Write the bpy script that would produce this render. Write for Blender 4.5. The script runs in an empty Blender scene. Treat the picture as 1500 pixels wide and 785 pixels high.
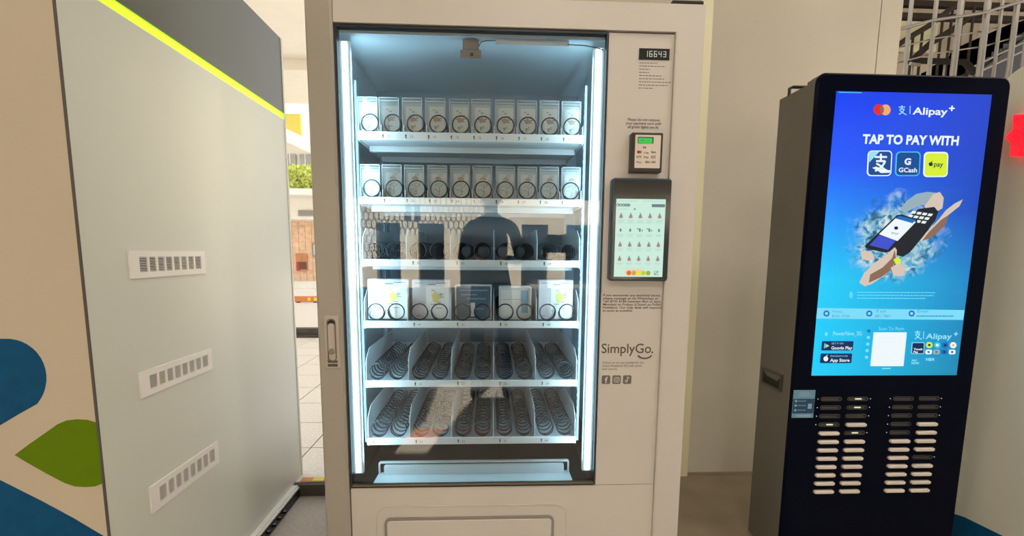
import bpy, math, random
from mathutils import Vector, Matrix
random.seed(7)
sc = bpy.context.scene
C = sc.collection
PI = math.pi

# ------------------------------------------------------------------ camera
A = Vector((0.99897853, -0.0444681, 0.00802982))      # right
B = Vector((-0.00244184, 0.12431738, 0.9922395))      # up
F = Vector((0.04512125, 0.99124557, -0.12408181))     # forward
O = Vector((-0.0552, -1.6328, 1.1445))
FPX, CYP = 701.2458, 457.5866
cd = bpy.data.cameras.new('camera'); cam = bpy.data.objects.new('camera', cd); C.objects.link(cam)
cam.matrix_world = Matrix(((A.x, B.x, -F.x, O.x), (A.y, B.y, -F.y, O.y), (A.z, B.z, -F.z, O.z), (0, 0, 0, 1)))
cd.sensor_width = 36; cd.lens = 36 * FPX / 1500; cd.shift_y = (CYP - 392.5) / 1500
cd.clip_start = 0.02; cd.clip_end = 200
sc.camera = cam

# ------------------------------------------------------------------ world, sun, lamps, exposure
w = bpy.data.worlds.new('sky'); sc.world = w; w.use_nodes = True
wn = w.node_tree.nodes; wl = w.node_tree.links
bg = wn['Background']; bg.inputs['Strength'].default_value = 2.6
tc = wn.new('ShaderNodeTexCoord'); sp = wn.new('ShaderNodeSeparateXYZ'); rp = wn.new('ShaderNodeValToRGB')
wl.new(tc.outputs['Generated'], sp.inputs[0]); wl.new(sp.outputs['Z'], rp.inputs[0]); wl.new(rp.outputs[0], bg.inputs[0])
rp.color_ramp.elements[0].color = (0.98, 0.95, 0.92, 1); rp.color_ramp.elements[1].color = (0.72, 0.84, 1.0, 1)
sd = bpy.data.lights.new('sun', 'SUN'); sd.energy = 34; sd.angle = 0.01; sd.color = (1, .9, .74)
so = bpy.data.objects.new('sun', sd); C.objects.link(so)
so.rotation_euler = Vector((0.22, -1.0, -0.95)).to_track_quat('-Z', 'Y').to_euler()

LED_W = 5.2
LAMP_W = 26
def area(name, loc, size, energy, color=(1, .9, .78), to=(0, 0, -1), sy=None):
    d = bpy.data.lights.new(name, 'AREA'); d.energy = energy; d.size = size; d.color = color
    if sy: d.shape = 'RECTANGLE'; d.size_y = sy
    o = bpy.data.objects.new(name, d); C.objects.link(o); o.location = loc
    o.rotation_euler = Vector(to).to_track_quat('-Z', 'Y').to_euler(); return o

sc.view_settings.view_transform = 'Standard'; sc.view_settings.look = 'None'
sc.view_settings.gamma = 1; sc.view_settings.exposure = -0.55; sc.view_settings.use_curve_mapping = False

# ------------------------------------------------------------------ helpers
def P(px, py, y):                                   # point of the vertical plane at depth y
    d = A * ((px - 750) / FPX) + B * ((CYP - py) / FPX) + F
    return O + d * ((y - O.y) / d.y)
def PX(px, py, x):
    d = A * ((px - 750) / FPX) + B * ((CYP - py) / FPX) + F
    return O + d * ((x - O.x) / d.x)

M = {}
def mat(name, col, rough=.5, metal=0, noise=0, nscale=8, bump=0, bscale=200, emit=None, es=1, spec=None, coat=0):
    m = bpy.data.materials.new(name); m.use_nodes = True; n = m.node_tree.nodes; l = m.node_tree.links
    b = n['Principled BSDF']; b.inputs['Base Color'].default_value = (*col, 1)
    b.inputs['Roughness'].default_value = rough; b.inputs['Metallic'].default_value = metal
    if spec is not None: b.inputs['Specular IOR Level'].default_value = spec
    if coat: b.inputs['Coat Weight'].default_value = coat
    t = n.new('ShaderNodeTexCoord')
    if noise:
        x = n.new('ShaderNodeTexNoise'); x.inputs['Scale'].default_value = nscale; x.inputs['Detail'].default_value = 4
        l.new(t.outputs['Object'], x.inputs['Vector'])
        r = n.new('ShaderNodeValToRGB'); r.color_ramp.elements[0].position = .3; r.color_ramp.elements[1].position = .7
        r.color_ramp.elements[0].color = (*[c * (1 - noise) for c in col], 1)
        r.color_ramp.elements[1].color = (*[min(1, c * (1 + noise)) for c in col], 1)
        l.new(x.outputs['Fac'], r.inputs[0]); l.new(r.outputs[0], b.inputs['Base Color'])
    if bump:
        x = n.new('ShaderNodeTexNoise'); x.inputs['Scale'].default_value = bscale
        l.new(t.outputs['Object'], x.inputs['Vector'])
        k = n.new('ShaderNodeBump'); k.inputs['Strength'].default_value = bump; k.inputs['Distance'].default_value = .002
        l.new(x.outputs['Fac'], k.inputs['Height']); l.new(k.outputs[0], b.inputs['Normal'])
    if emit:
        b.inputs['Emission Color'].default_value = (*emit, 1); b.inputs['Emission Strength'].default_value = es
    M[name] = m; return m
def srgb(r, g, b): return tuple(((c / 255) / 12.92 if c <= 10 else ((c / 255 + .055) / 1.055) ** 2.4) for c in (r, g, b))
def emi(name, rgb, s=1.0):
    c = srgb(*rgb); return mat(name, (0.01, 0.01, 0.01), .35, emit=c, es=s * 1.46, spec=.2)
def clear(name, tint, refl_ior=1.5, alpha=0.0, col=(1, 1, 1), rough=0.0):
    m = bpy.data.materials.new(name); m.use_nodes = True; n = m.node_tree.nodes; l = m.node_tree.links
    n.remove(n['Principled BSDF']); out = n['Material Output']
    tr = n.new('ShaderNodeBsdfTransparent'); tr.inputs[0].default_value = (*tint, 1)
    gl = n.new('ShaderNodeBsdfGlossy'); gl.inputs['Roughness'].default_value = rough
    fr = n.new('ShaderNodeFresnel'); fr.inputs[0].default_value = refl_ior
    mx = n.new('ShaderNodeMixShader'); l.new(fr.outputs[0], mx.inputs[0]); l.new(tr.outputs[0], mx.inputs[1]); l.new(gl.outputs[0], mx.inputs[2])
    last = mx
    if alpha:
        df = n.new('ShaderNodeBsdfDiffuse'); df.inputs[0].default_value = (*col, 1)
        m2 = n.new('ShaderNodeMixShader'); m2.inputs[0].default_value = alpha
        l.new(mx.outputs[0], m2.inputs[1]); l.new(df.outputs[0], m2.inputs[2]); last = m2
    l.new(last.outputs[0], out.inputs[0]); M[name] = m; return m

class MB:
    def __init__(s): s.v = []; s.f = []
    def add(s, vs, fs):
        n = len(s.v); s.v += [tuple(v) for v in vs]; s.f += [tuple(i + n for i in f) for f in fs]; return s
    def box(s, x0, x1, y0, y1, z0, z1, c=0):
        if c:
            return s.prism([(x0, z0), (x1, z0), (x1, z1), (x0, z1)], y0, y1, c)
        vs = [(x, y, z) for z in (z0, z1) for y in (y0, y1) for x in (x0, x1)]
        return s.add(vs, [(0, 2, 3, 1), (4, 5, 7, 6), (0, 1, 5, 4), (2, 6, 7, 3), (0, 4, 6, 2), (1, 3, 7, 5)])
    def poly(s, pts): return s.add(pts, [tuple(range(len(pts)))])
    def prism(s, pts, y0, y1, c=0):                  # XZ outline (ccw seen from -y), front at y0, chamfer c on the front edge
        n = len(pts); cx = sum(p[0] for p in pts) / n; cz = sum(p[1] for p in pts) / n
        def inset(p, c):
            return (p[0] - math.copysign(min(c, abs(p[0] - cx)), p[0] - cx), p[1] - math.copysign(min(c, abs(p[1] - cz)), p[1] - cz))
        if c:
            rings = [[(inset(p, c)[0], y0, inset(p, c)[1]) for p in pts], [(p[0], y0 + c, p[1]) for p in pts], [(p[0], y1, p[1]) for p in pts]]
        else:
            rings = [[(p[0], y0, p[1]) for p in pts], [(p[0], y1, p[1]) for p in pts]]
        vs = sum(rings, []); fs = [tuple(range(n)), tuple(range(len(vs) - 1, len(vs) - n - 1, -1))]
        for r in range(len(rings) - 1):
            for i in range(n):
                j = (i + 1) % n; fs.append((r * n + i, (r + 1) * n + i, (r + 1) * n + j, r * n + j))
        return s.add(vs, fs)
    def prism_x(s, pts, x0, x1):                     # YZ outline
        n = len(pts); vs = [(x0, p[0], p[1]) for p in pts] + [(x1, p[0], p[1]) for p in pts]
        return s.add(vs, [tuple(range(n)), tuple(range(2 * n - 1, n - 1, -1))] + [(i, n + i, n + (i + 1) % n, (i + 1) % n) for i in range(n)])
    def rrect(s, x0, x1, z0, z1, r, y0, y1, c=0, k=5): return s.prism(rr(x0, x1, z0, z1, r, k), y0, y1, c)
    def rring(s, x0, x1, z0, z1, r, t, y0, y1, k=5):  # rounded rectangular frame of width t
        a = rr(x0, x1, z0, z1, r, k); b = rr(x0 + t, x1 - t, z0 + t, z1 - t, max(r - t, .0005), k); n = len(a)
        vs = [(p[0], y0, p[1]) for p in a] + [(p[0], y0, p[1]) for p in b] + [(p[0], y1, p[1]) for p in a] + [(p[0], y1, p[1]) for p in b]
        fs = []
        for i in range(n):
            j = (i + 1) % n
            fs += [(i, j, n + j, n + i), (2 * n + i, 3 * n + i, 3 * n + j, 2 * n + j), (i, 2 * n + i, 2 * n + j, j), (n + i, n + j, 3 * n + j, 3 * n + i)]
        return s.add(vs, fs)
    def tube(s, pts, r, k=6, cap=True):
        pts = [Vector(p) for p in pts]; rings = []; up = None
        for i, p in enumerate(pts):
            t = (pts[min(i + 1, len(pts) - 1)] - pts[max(i - 1, 0)]).normalized()
            if up is None:
                up = t.orthogonal().normalized()
            up = (up - t * up.dot(t)).normalized(); q = t.cross(up)
            rr_ = r[i] if isinstance(r, (list, tuple)) else r
            rings.append([p + (up * math.cos(2 * PI * j / k) + q * math.sin(2 * PI * j / k)) * rr_ for j in range(k)])
        vs = sum(rings, []); fs = []
        for a in range(len(rings) - 1):
            for j in range(k): fs.append((a * k + j, a * k + (j + 1) % k, (a + 1) * k + (j + 1) % k, (a + 1) * k + j))
        if cap: fs += [tuple(range(k))[::-1], tuple(range(len(vs) - k, len(vs)))]
        return s.add(vs, fs)
    def disc(s, x, z, r, y0, y1, k=20): return s.prism([(x + r * math.cos(2 * PI * i / k), z + r * math.sin(2 * PI * i / k)) for i in range(k)], y0, y1)
def rr(x0, x1, z0, z1, r, k=5):
    o = []
    for cx, cz, a in ((x1 - r, z0 + r, -90), (x1 - r, z1 - r, 0), (x0 + r, z1 - r, 90), (x0 + r, z0 + r, 180)):
        for i in range(k + 1):
            t = math.radians(a + 90 * i / k); o.append((cx + r * math.cos(t), cz + r * math.sin(t)))
    return o

def wloc(o):
    p = Vector((0, 0, 0))
    while o: p += o.location; o = o.parent
    return p
def ob(name, mb, m, parent=None, at=None, smooth=False):
    """links ONE mesh object; vertices are given in world space"""
    me = bpy.data.meshes.new(name)
    base = wloc(parent) if parent else Vector((0, 0, 0))
    if at is not None: base = Vector(at)
    me.from_pydata([tuple(Vector(v) - base) for v in mb.v], [], mb.f)
    import bmesh
    bm = bmesh.new(); bm.from_mesh(me); bmesh.ops.recalc_face_normals(bm, faces=bm.faces); bm.to_mesh(me); bm.free()
    me.materials.append(M[m] if isinstance(m, str) else m)
    if smooth:
        for p in me.polygons: p.use_smooth = True
    o = bpy.data.objects.new(name, me); C.objects.link(o)
    if parent: o.parent = parent
    if at is not None: o.location = base - (wloc(parent) if parent else Vector((0, 0, 0)))
    return o
def tag(o, label=None, cat=None, group=None, kind=None):
    if label: o['label'] = label
    if cat: o['category'] = cat
    if group: o['group'] = group
    if kind: o['kind'] = kind
    return o
def thing(name, label, cat, loc=(0, 0, 0), group=None):
    o = bpy.data.objects.new(name, None); C.objects.link(o); o.location = loc; o.empty_display_size = .05
    return tag(o, label, cat, group)
def struct(name, mb, m, parent=None):
    o = ob(name, mb, m, parent)
    if not parent: o['kind'] = 'structure'
    return o
def inst(src, parent, loc):                          # copy of a part, sharing its mesh
    o = src.copy(); C.objects.link(o); o.parent = parent; o.location = loc; return o
def copy_tree(o, parent=None):
    c = o.copy(); C.objects.link(c); c.parent = parent
    for ch in o.children: copy_tree(ch, c)
    return c
def text(s, x, z, size, y, m, name, parent, align='LEFT', width=None, bold=0, shear=0, spacing=1.0, line=1.0, height=None):
    cu = bpy.data.curves.new('t', 'FONT'); cu.body = s; cu.size = size; cu.align_x = align; cu.resolution_u = 3
    cu.offset = bold * size; cu.shear = shear; cu.space_character = spacing; cu.space_line = line; cu.extrude = 0
    t = bpy.data.objects.new('t', cu); C.objects.link(t)
    dg = bpy.context.evaluated_depsgraph_get(); dg.update()
    me = bpy.data.meshes.new_from_object(t.evaluated_get(dg))
    C.objects.unlink(t); bpy.data.objects.remove(t)
    if not len(me.vertices): return None
    xs = [v.co.x for v in me.vertices]; sx = 1
    zs = [v.co.y for v in me.vertices]
    if width: sx = width / (max(xs) - min(xs))
    sz = height / (max(zs) - min(zs)) if height else sx if width else 1
    if width and height is None: sz = sx
    base = wloc(parent)
    for v in me.vertices:
        vx = v.co.x * sx; vz = v.co.y * sz
        v.co = Vector((x + vx, y, z + vz)) - base
    me.materials.clear(); me.materials.append(M[m]); me.name = name
    o = bpy.data.objects.new(name, me); C.objects.link(o); o.parent = parent; return o

# ------------------------------------------------------------------ materials
mat('machine_paint', (.70, .665, .635), .38, noise=.015, nscale=3, bump=.04, bscale=600)
mat('machine_frame_paint', (.66, .62, .575), .36, noise=.015, nscale=3, bump=.04, bscale=600)
mat('lock_plate', (.55, .50, .45), .4, .2)
mat('dark_gap', (.03, .028, .026), .7)
mat('gasket', (.02, .03, .045), .4)
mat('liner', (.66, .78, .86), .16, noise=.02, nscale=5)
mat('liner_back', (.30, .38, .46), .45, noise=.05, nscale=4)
mat('bay_dark', (.022, .022, .024), .5, noise=.3, nscale=6)
mat('tray_metal', (.80, .86, .90), .35)
mat('rail_white', (.86, .89, .90), .35)
mat('coil_wire', (.018, .024, .034), .35, .4)
mat('print_black', (.015, .015, .018), .5)
mat('print_brown', (.10, .085, .075), .55)
mat('print_grey', (.17, .155, .14), .6)
mat('black_plastic', (.012, .012, .014), .3)
mat('brown_plastic', (.045, .036, .03), .4)
mat('slate_plastic', (.035, .085, .15), .35, noise=.15, nscale=20)
mat('tablet_glass', (.035, .04, .042), .12)
mat('kiosk_glass', (.002, .003, .012), .2, spec=.07)
mat('kiosk_side', (.155, .148, .125), .45, noise=.06, nscale=6, bump=.08, bscale=500)
mat('bank_white', (.82, .74, .68), .4)
mat('slot_metal', (.12, .11, .10), .4, .5)
mat('slot_dark', (.006, .006, .006), .5)
mat('wall_plaster', (.56, .52, .455), .8, noise=.045, nscale=2.2, bump=.25, bscale=90)
mat('trim_cream', (.80, .76, .55), .5)
mat('plinth_brown', (.30, .24, .17), .5, noise=.12, nscale=5)
mat('trim_tan', (.58, .49, .39), .6)
mat('box_front', (.62, .55, .44), .6, noise=.03, nscale=2)
mat('box_side', (.77, .80, .73), .33, noise=.02, nscale=1.5, bump=.03, bscale=300)
mat('box_dark', (.14, .15, .13), .35, noise=.04, nscale=2)
mat('vinyl_blue', (.002, .085, .23), .6, spec=.15, noise=.12, nscale=30)
mat('vinyl_green', (.13, .235, .001), .6, spec=.12, noise=.06, nscale=30)
mat('vent_white', (.97, .95, .91), .45)
mat('vent_shade', (.015, .013, .012), .7)
mat('lime_led', (.3, .8, .02), .4, emit=(.52, 1.0, .015), es=2.0)
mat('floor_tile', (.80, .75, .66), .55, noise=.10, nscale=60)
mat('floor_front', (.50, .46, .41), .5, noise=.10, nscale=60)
mat('grout', (.30, .27, .23), .8)
mat('riser_dark', (.07, .06, .05), .6, noise=.25, nscale=12)
mat('column_paint', (.44, .405, .36), .36, noise=.03, nscale=3)
mat('ceiling_cream', (.85, .80, .71), .8, noise=.02)
mat('render_cream', (.88, .85, .78), .8, noise=.04, nscale=3)
mat('tile_tan', (.82, .58, .40), .7, noise=.14, nscale=14)
mat('window_grey', (.36, .40, .43), .2)
mat('leaf', (.66, .80, .12), .6, noise=.4, nscale=9)
mat('leaf_pale', (.92, .95, .30), .6, noise=.3, nscale=9)
mat('yellow_sign', (.95, .86, .20), .5)
mat('orange_tape', (.72, .25, .08), .5); mat('yellow_tape', (.85, .72, .05), .5)
mat('poster_red', (.55, .05, .05), .5); mat('poster_brown', (.15, .07, .05), .5)
mat('frame_grey', (.30, .28, .26), .5)
mat('steel', (.27, .235, .19), .38, .75)
mat('rail_dark', (.022, .017, .013), .8, spec=.15)
mat('stair_dark', (.018, .017, .018), .5)
mat('stair_wall', (.27, .225, .165), .8, noise=.08)
mat('stair_wall_yellow', (.42, .39, .24), .8, noise=.04)
mat('sign_red', (.3, .01, .01), .4, emit=(1, .01, .02), es=2.6)
mat('facade', (.72, .65, .54), .8, noise=.08, nscale=2)
mat('facade_dark', (.05, .055, .06), .5)
mat('terracotta', (.60, .26, .12), .6, noise=.15)
mat('cloth_dark', (.035, .04, .05), .85, noise=.2, nscale=20)
mat('cloth_pale', (.62, .56, .48), .85, noise=.1, nscale=20)
mat('skin', (.52, .32, .22), .5)
mat('hair', (.015, .012, .01), .4)
mat('mesh_white', (.8, .78, .72), .5)
clear('window_glass', (.975, .985, .985), 1.62)
clear('case_plastic', (.93, .97, .98), 1.45, .16, (.85, .95, 1), .08)
emi('led_white', (196, 240, 255), 4.2)
mat('card_white', (.95, .97, .97), .4); mat('card_mist', (.62, .70, .74), .4)
mat('print_orange', (.70, .36, .18), .5); mat('print_ink', (.10, .13, .15), .5); mat('print_teal', (.35, .48, .42), .5)
mat('pack_lilac', (.60, .60, .66), .4); mat('pack_cream', (.82, .82, .80), .4); mat('pack_yellow', (.72, .58, .16), .5)
mat('pack_navy', (.06, .14, .24), .35); mat('pack_blue', (.16, .36, .55), .4)

# ================================================================== THE SETTING
# front floor (lower) with its tiles, raised floor behind the left gap
fl = struct('floor', MB().box(-7, 7, -14, .66, -.3, -.008), 'grout')
def tiles(parent, x0, x1, y0, y1, z, s, m, h=.008, gap=.004, name='tile'):
    tm = ob(name, MB().box(-s / 2 + gap, s / 2 - gap, -s / 2 + gap, s / 2 - gap, -h, 0), m, parent, at=(0, 0, 0))
    first = True
    y = y0 + s / 2
    while y < y1:
        x = x0 + s / 2
        while x < x1:
            loc = Vector((x, y, z)) - wloc(parent)
            if first: tm.location = loc; first = False
            else: inst(tm, parent, loc)
            x += s
        y += s
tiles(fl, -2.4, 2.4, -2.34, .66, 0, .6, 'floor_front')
struct('floor.001', MB().box(-12, -.66, .56, 20, -.2, .052), 'grout')
fl2 = bpy.data.objects['floor.001']
tiles(fl2, -3.05, -.66, .56, 4.4, .06, .4, 'floor_tile')
mb = MB().box(-3.2, -.64, .535, .56, -.0, .056); struct('trim_1', mb, 'riser_dark')
# upper landing past a dark kerb
struct('floor.002', MB().box(-12, -1.0, 4.55, 20, .05, .17), 'floor_tile')
struct('trim_2', MB().box(-4.5, -1.0, 4.44, 4.55, .06, .172).box(-4.5, -1.0, 4.41, 4.44, .06, .10), 'riser_dark')
struct('floor.003', MB().box(1.9, 12, .66, 20, -.3, 0), 'floor_tile')
# back wall of large panels with recessed joints
wb = struct('wall_back', MB().box(-.55, 1.845, .675, .80, -.1, 3.3), 'dark_gap')
for x0, x1 in ((-.55, .315), (.319, 1.745), (1.749, 1.85)):
    ob('wall_panel', MB().box(x0, x1, .66, .676, 0, 3.3), 'wall_plaster', wb)
tag(struct('trim_3', MB().box(.895, .948, .640, .659, 0, 3.3), 'trim_cream'))
struct('baseboard_back', MB().box(.95, 1.845, .645, .659, .022, .034), 'plinth_brown')
struct('sky_block_roof', MB().box(1.3, 12, 1.0, 6.2, 5.2, 5.3), 'stair_wall')  # unseen roof, added to keep direct sky light off the stairs
# unseen walls either side, added to cut the light coming in sideways
struct('light_block_right', MB().box(5.5, 5.7, -10, -.5, 0, 3.3), 'trim_tan')
struct('light_block_left', MB().box(-7.0, -6.8, -10, .66, 0, 3.3), 'trim_tan')
struct('trim_6', MB().box(.66, 1.755, -.25, .645, 0, .022), 'plinth_brown')
# canopy
struct('ceiling', MB().box(-7, 7, -10, 1.0, 3.3, 3.42).box(-9, -.55, 2.6, 5.9, 3.3, 3.42), 'ceiling_cream')
struct('ceiling.001', MB().box(-9, -1, 4.2, 4.5, 3.18, 3.3), 'ceiling_cream')
struct('trim_4', MB().box(-7, 7, -10.2, -10, 2.42, 3.42), 'ceiling_cream')

# ================================================================== VENDING MACHINE
vm = thing('vending_machine', 'tall off-white glass-fronted vending machine with white lit trays and a side touchscreen', 'vending machine', (0, .3, 0))
mb = MB()
mb.box(-.632, -.560, .022, .655, .02, 1.935); mb.box(.545, .632, .022, .655, .02, 1.935)
mb.box(-.632, .632, .022, .655, 1.865, 1.935); mb.box(-.632, .632, .60, .655, .02, 1.935); mb.box(-.632, .632, .022, .655, .02, .20)
ob('cabinet_body', mb, 'machine_frame_paint', vm)
ob('plinth', MB().box(-.61, .61, .04, .62, 0, .03), 'dark_gap', vm)
# door frame: left column, top rail, right column (proud and chamfered)
ob('door_frame', MB().box(-.635, -.551, -.018, .022, .035, 1.94, .007), 'column_paint', vm)
mb = MB().prism([(-.549, 1.856), (.542, 1.856), (.542, .035), (.635, .035), (.635, 1.94), (-.549, 1.94)], -.012, .022)
ob('door_frame', mb, 'machine_paint', vm)
mb = MB().prism([(.5425, .035), (.549, .035), (.549, 1.849), (.5425, 1.849)], -.0135, -.006); 
ob('door_bead', mb, 'machine_frame_paint', vm)
ob('control_panel', MB().box(.326, .541, -.002, .022, .312, 1.852), 'machine_paint', vm)
lp = ob('lower_panel', MB().box(-.548, .541, -.002, .022, .04, .310), 'machine_paint', vm)
# embossed rounded surround and the pick-up flap
ob('surround_bead', MB().rring(-.462, .224, .045, .240, .045, .003, -.0045, 0), 'machine_frame_paint', vm)
fr_ = ob('flap_frame', MB().rring(-.432, .178, .05, .198, .022, .009, -.010, 0), 'frame_grey', vm)
ob('pickup_flap', MB().rrect(-.424, .170, .058, .190, .016, -.012, -.001, .004), 'machine_paint', vm)
# window
ob('window_gasket', MB().rring(-.5465, .3235, .3125, 1.8515, .006, .0055, -.006, .02), 'gasket', vm)
ob('window_trim', MB().box(-.541, .318, -.006, .008, .3165, .3235), 'steel', vm)
ob('window_glass', MB().box(-.541, .318, .006, .010, .318, 1.846), 'window_glass', vm)
# interior liner
mb = MB().box(-.560, -.553, .022, .60, .44, 1.865).box(.332, .339, .022, .60, .44, 1.865).box(-.56, .339, .022, .60, 1.838, 1.866)
ob('liner', mb, 'liner', vm)
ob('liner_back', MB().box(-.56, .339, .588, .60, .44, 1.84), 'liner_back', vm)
mb = MB().box(-.560, -.553, .022, .60, .20, .44).box(.332, .339, .022, .60, .20, .44).box(-.56, .339, .55, .60, .20, .44).box(-.56, .339, .022, .55, .255, .262)
ob('delivery_bay', mb, 'bay_dark', vm)
mb = MB().prism_x([(.015, .300), (.13, .296), (.13, .306), (.015, .312)], -.478, .250)
mb.rring(-.478, .250, .296, .352, .008, .006, .118, .130)
ob('delivery_tray', mb, 'tray_metal', vm)
ob('delivery_flap', MB().rrect(-.455, .228, .300, .345, .008, .104, .112, .002), 'card_mist', vm)
# column of electronics between window bay and body
ob('inner_partition', MB().box(.339, .345, .022, .60, .20, 1.865), 'dark_gap', vm)
for x0, x1 in ((-.540, -.514), (.288, .316)):
    h = ob('led_housing', MB().box(x0 - .004, x1 + .002, .030, .050, .35, 1.818), 'rail_white', vm)
    ob('led_strip', MB().box(x0 + .004, x1 - .006, .026, .030, .355, 1.814), 'led_white', h)
for sgn, x in ((1, -.5055), (-1, .2815)):
    area('led_lamp', (x, .030, 1.09), .016, LED_W, (.52, .86, 1.0), (sgn * .66, .75, 0), sy=1.40).parent = None
# ratchet strips holding the trays
for x in (-.516, .275):
    for yy in (.105, .50):
        mb = MB().box(x - .004, x + .004, yy - .008, yy + .008, .44, 1.72)
        for k in range(50): mb.box(x - .0055, x - .004, yy - .003, yy + .003, .46 + k * .025, .470 + k * .025)
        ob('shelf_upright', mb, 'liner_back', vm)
# ceiling sensor with its wire
s_ = ob('door_sensor', MB().box(-.148, -.095, .03, .055, 1.803, 1.832).box(-.155, -.087, .03, .034, 1.775, 1.80), 'frame_grey', vm)
ob('sensor_eye', MB().disc(-.118, 1.786, .006, .0285, .031), 'black_plastic', s_)
ob('sensor_wire', MB().tube([(-.095, .03, 1.812), (-.088, .028, 1.824), (-.07, .027, 1.829), (-.04, .027, 1.830)], .0018), 'black_plastic', s_)
ob('conduit', MB().box(-.04, .20, .025, .034, 1.818, 1.834), 'liner', s_)
ob('sensor_wire', MB().tube([(.195, .026, 1.823), (.25, .026, 1.822), (.285, .026, 1.817), (.315, .026, 1.809)], .0018), 'black_plastic', s_)

# helix coil, shared
def helix(r, length, turns, seg=18, wire=.0024, hand=1):
    pts = []; pit = length / turns; t0 = -.9
    for i in range(int(turns * seg) + 1):
        a = t0 + 2 * PI * i / seg; k = i / seg
        y = pit * (.22 * k if k < 1 else .22 + (k - 1))
        pts.append((hand * r * math.sin(a), y, r - r * math.cos(a)))
    return MB().tube(pts, wire, 5)
Z0 = [1.523, 1.308, 1.0935, .8735, .6545, .4355]     # bottom of each price rail
RH = [.028, .024, .024, .025, .025, .026]
X0, X1 = -.508, .267
TY0, TY1 = .080, .575
coil_a = coil_b = None
tick = 0
for r in range(6):
    z0 = Z0[r]; zt = z0 + RH[r]; n = 10 if r < 2 else 5; pit = (X1 - X0) / n
    tray = ob('tray', MB().box(X0 + .002, X1 - .002, TY0 + .006, TY1, z0 + .004, z0 + .008)
              .box(X0 + .002, X0 + .004, TY0 + .006, TY1, z0 - .004, zt + .03).box(X1 - .004, X1 - .002, TY0 + .006, TY1, z0 - .004, zt + .03)
              .box(X0 + .01, X1 - .01, .20, .23, z0 - .016, z0 + .004).box(X0 + .01, X1 - .01, .40, .43, z0 - .016, z0 + .004)
              .box(X0 + .002, X1 - .002, TY1 - .006, TY1, z0 + .004, zt + .05), 'tray_metal', vm, at=(X0, TY0, z0))
    if r > 1: tray['label'] = ['', '', 'third tray from the top, empty and dark', 'fourth tray from the top, holding the large packs',
                               'fifth tray from the top, empty with bare coils', 'lowest tray, empty with bare coils'][r]
    ob('price_rail', MB().box(X0, X1, TY0, TY0 + .006, z0, zt, .0012), 'rail_white', tray)
    # dividers
    for k in range(n + 1):
        x = X0 + k * pit; x = min(max(x, X0 + .003), X1 - .003)
        hh = .030 if r < 2 else .098
        ob('divider', MB().prism_x([(TY0 + .008, z0 + .006), (TY1 - .01, z0 + .006), (TY1 - .01, zt + hh + .012), (TY0 + .06, zt + hh + .012), (TY0 + .012, zt + hh * .80), (TY0 + .008, zt + hh * .70)], x - .0009, x + .0009),
           'tray_metal', tray)
    # coils
    for k in range(10):
        cx = X0 + (k + .5) * (X1 - X0) / 10 + (0 if r < 2 else (.003 if k % 2 == 0 else -.003))
        src = coil_a if k % 2 == 0 or r < 2 else coil_b
        loc = Vector((cx, TY0 + .012, zt + .002)) - wloc(tray)
        if src is None:
            src = ob('coil', helix(.0290, .47, 12.5, hand=1 if (k % 2 == 0) else -1), 'coil_wire', tray, at=(0, 0, 0), smooth=True)
            src.location = loc
            if k % 2 == 0: coil_a = src
            else: coil_b = src
        else: inst(src, tray, loc)
    # selection marks: small arrow and number on the rail
    for k in range(n):
        x = X0 + k * pit + (.005 if n == 10 else .022)
        mb = MB().prism([(x + .0012, z0 + .006), (x + .0042, z0 + .006), (x + .0042, z0 + .014), (x + .006, z0 + .014), (x + .0027, z0 + .020), (x - .0006, z0 + .014), (x + .0012, z0 + .014)], TY0 - .0006, TY0)
        ob('arrow_mark', mb, 'print_black', tray)
        text('%d' % ((r + 1) * 10 + k), x + .016, z0 + .008, .012, TY0 - .0006, 'print_grey', 'slot_number', tray)
for src in (coil_a, coil_b): pass

# lock handle on the left column
lk = ob('lock_plate', MB().rrect(-.612, -.562, .750, .930, .006, -.022, -.016, .0015), 'lock_plate', vm)
ob('lock_recess', MB().rring(-.602, -.573, .775, .920, .013, .003, -.0245, -.020), 'print_grey', lk)
ob('lock_recess', MB().rrect(-.5985, -.5765, .875, .916, .010, -.0232, -.020), 'print_black', lk)
ob('lock_lever', MB().rrect(-.599, -.576, .800, .905, .010, -.0290, -.018, .003), 'lock_plate', lk)
k_ = ob('key_cylinder', MB().disc(-.5875, .812, .0085, -.032, -.02), 'steel', lk)
ob('key_slot', MB().box(-.604, -.571, -.0235, -.018, .757, .766).box(-.604, -.571, -.0235, -.018, .770, .778), 'print_brown', lk)

# counter window
yb = -.002
dp = ob('counter_display', MB().box(.426, .526, yb - .003, yb, 1.772, 1.806), 'black_plastic', vm)
SEG = {'1': 'bc', '6': 'acdefg', '4': 'bcfg', '3': 'abcdg'}
mb = MB()
for i, ch in enumerate('16643'):
    x = .4440 + i * .0152; z = 1.780; wd, ht, t = .0098, .018, .0018
    sg = dict(a=(x, x + wd, z + ht - t, z + ht), d=(x, x + wd, z, z + t), g=(x, x + wd, z + ht / 2 - t / 2, z + ht / 2 + t / 2),
              b=(x + wd - t, x + wd, z + ht / 2, z + ht), c=(x + wd - t, x + wd, z, z + ht / 2), f=(x, x + t, z + ht / 2, z + ht), e=(x, x + t, z, z + ht / 2))
    for c in SEG[ch]: q = sg[c]; mb.box(q[0], q[1], yb - .0036, yb - .003, q[2], q[3])
emi('digit_white', (225, 225, 205), .8)
ob('digits', mb, 'digit_white', dp)
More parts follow.
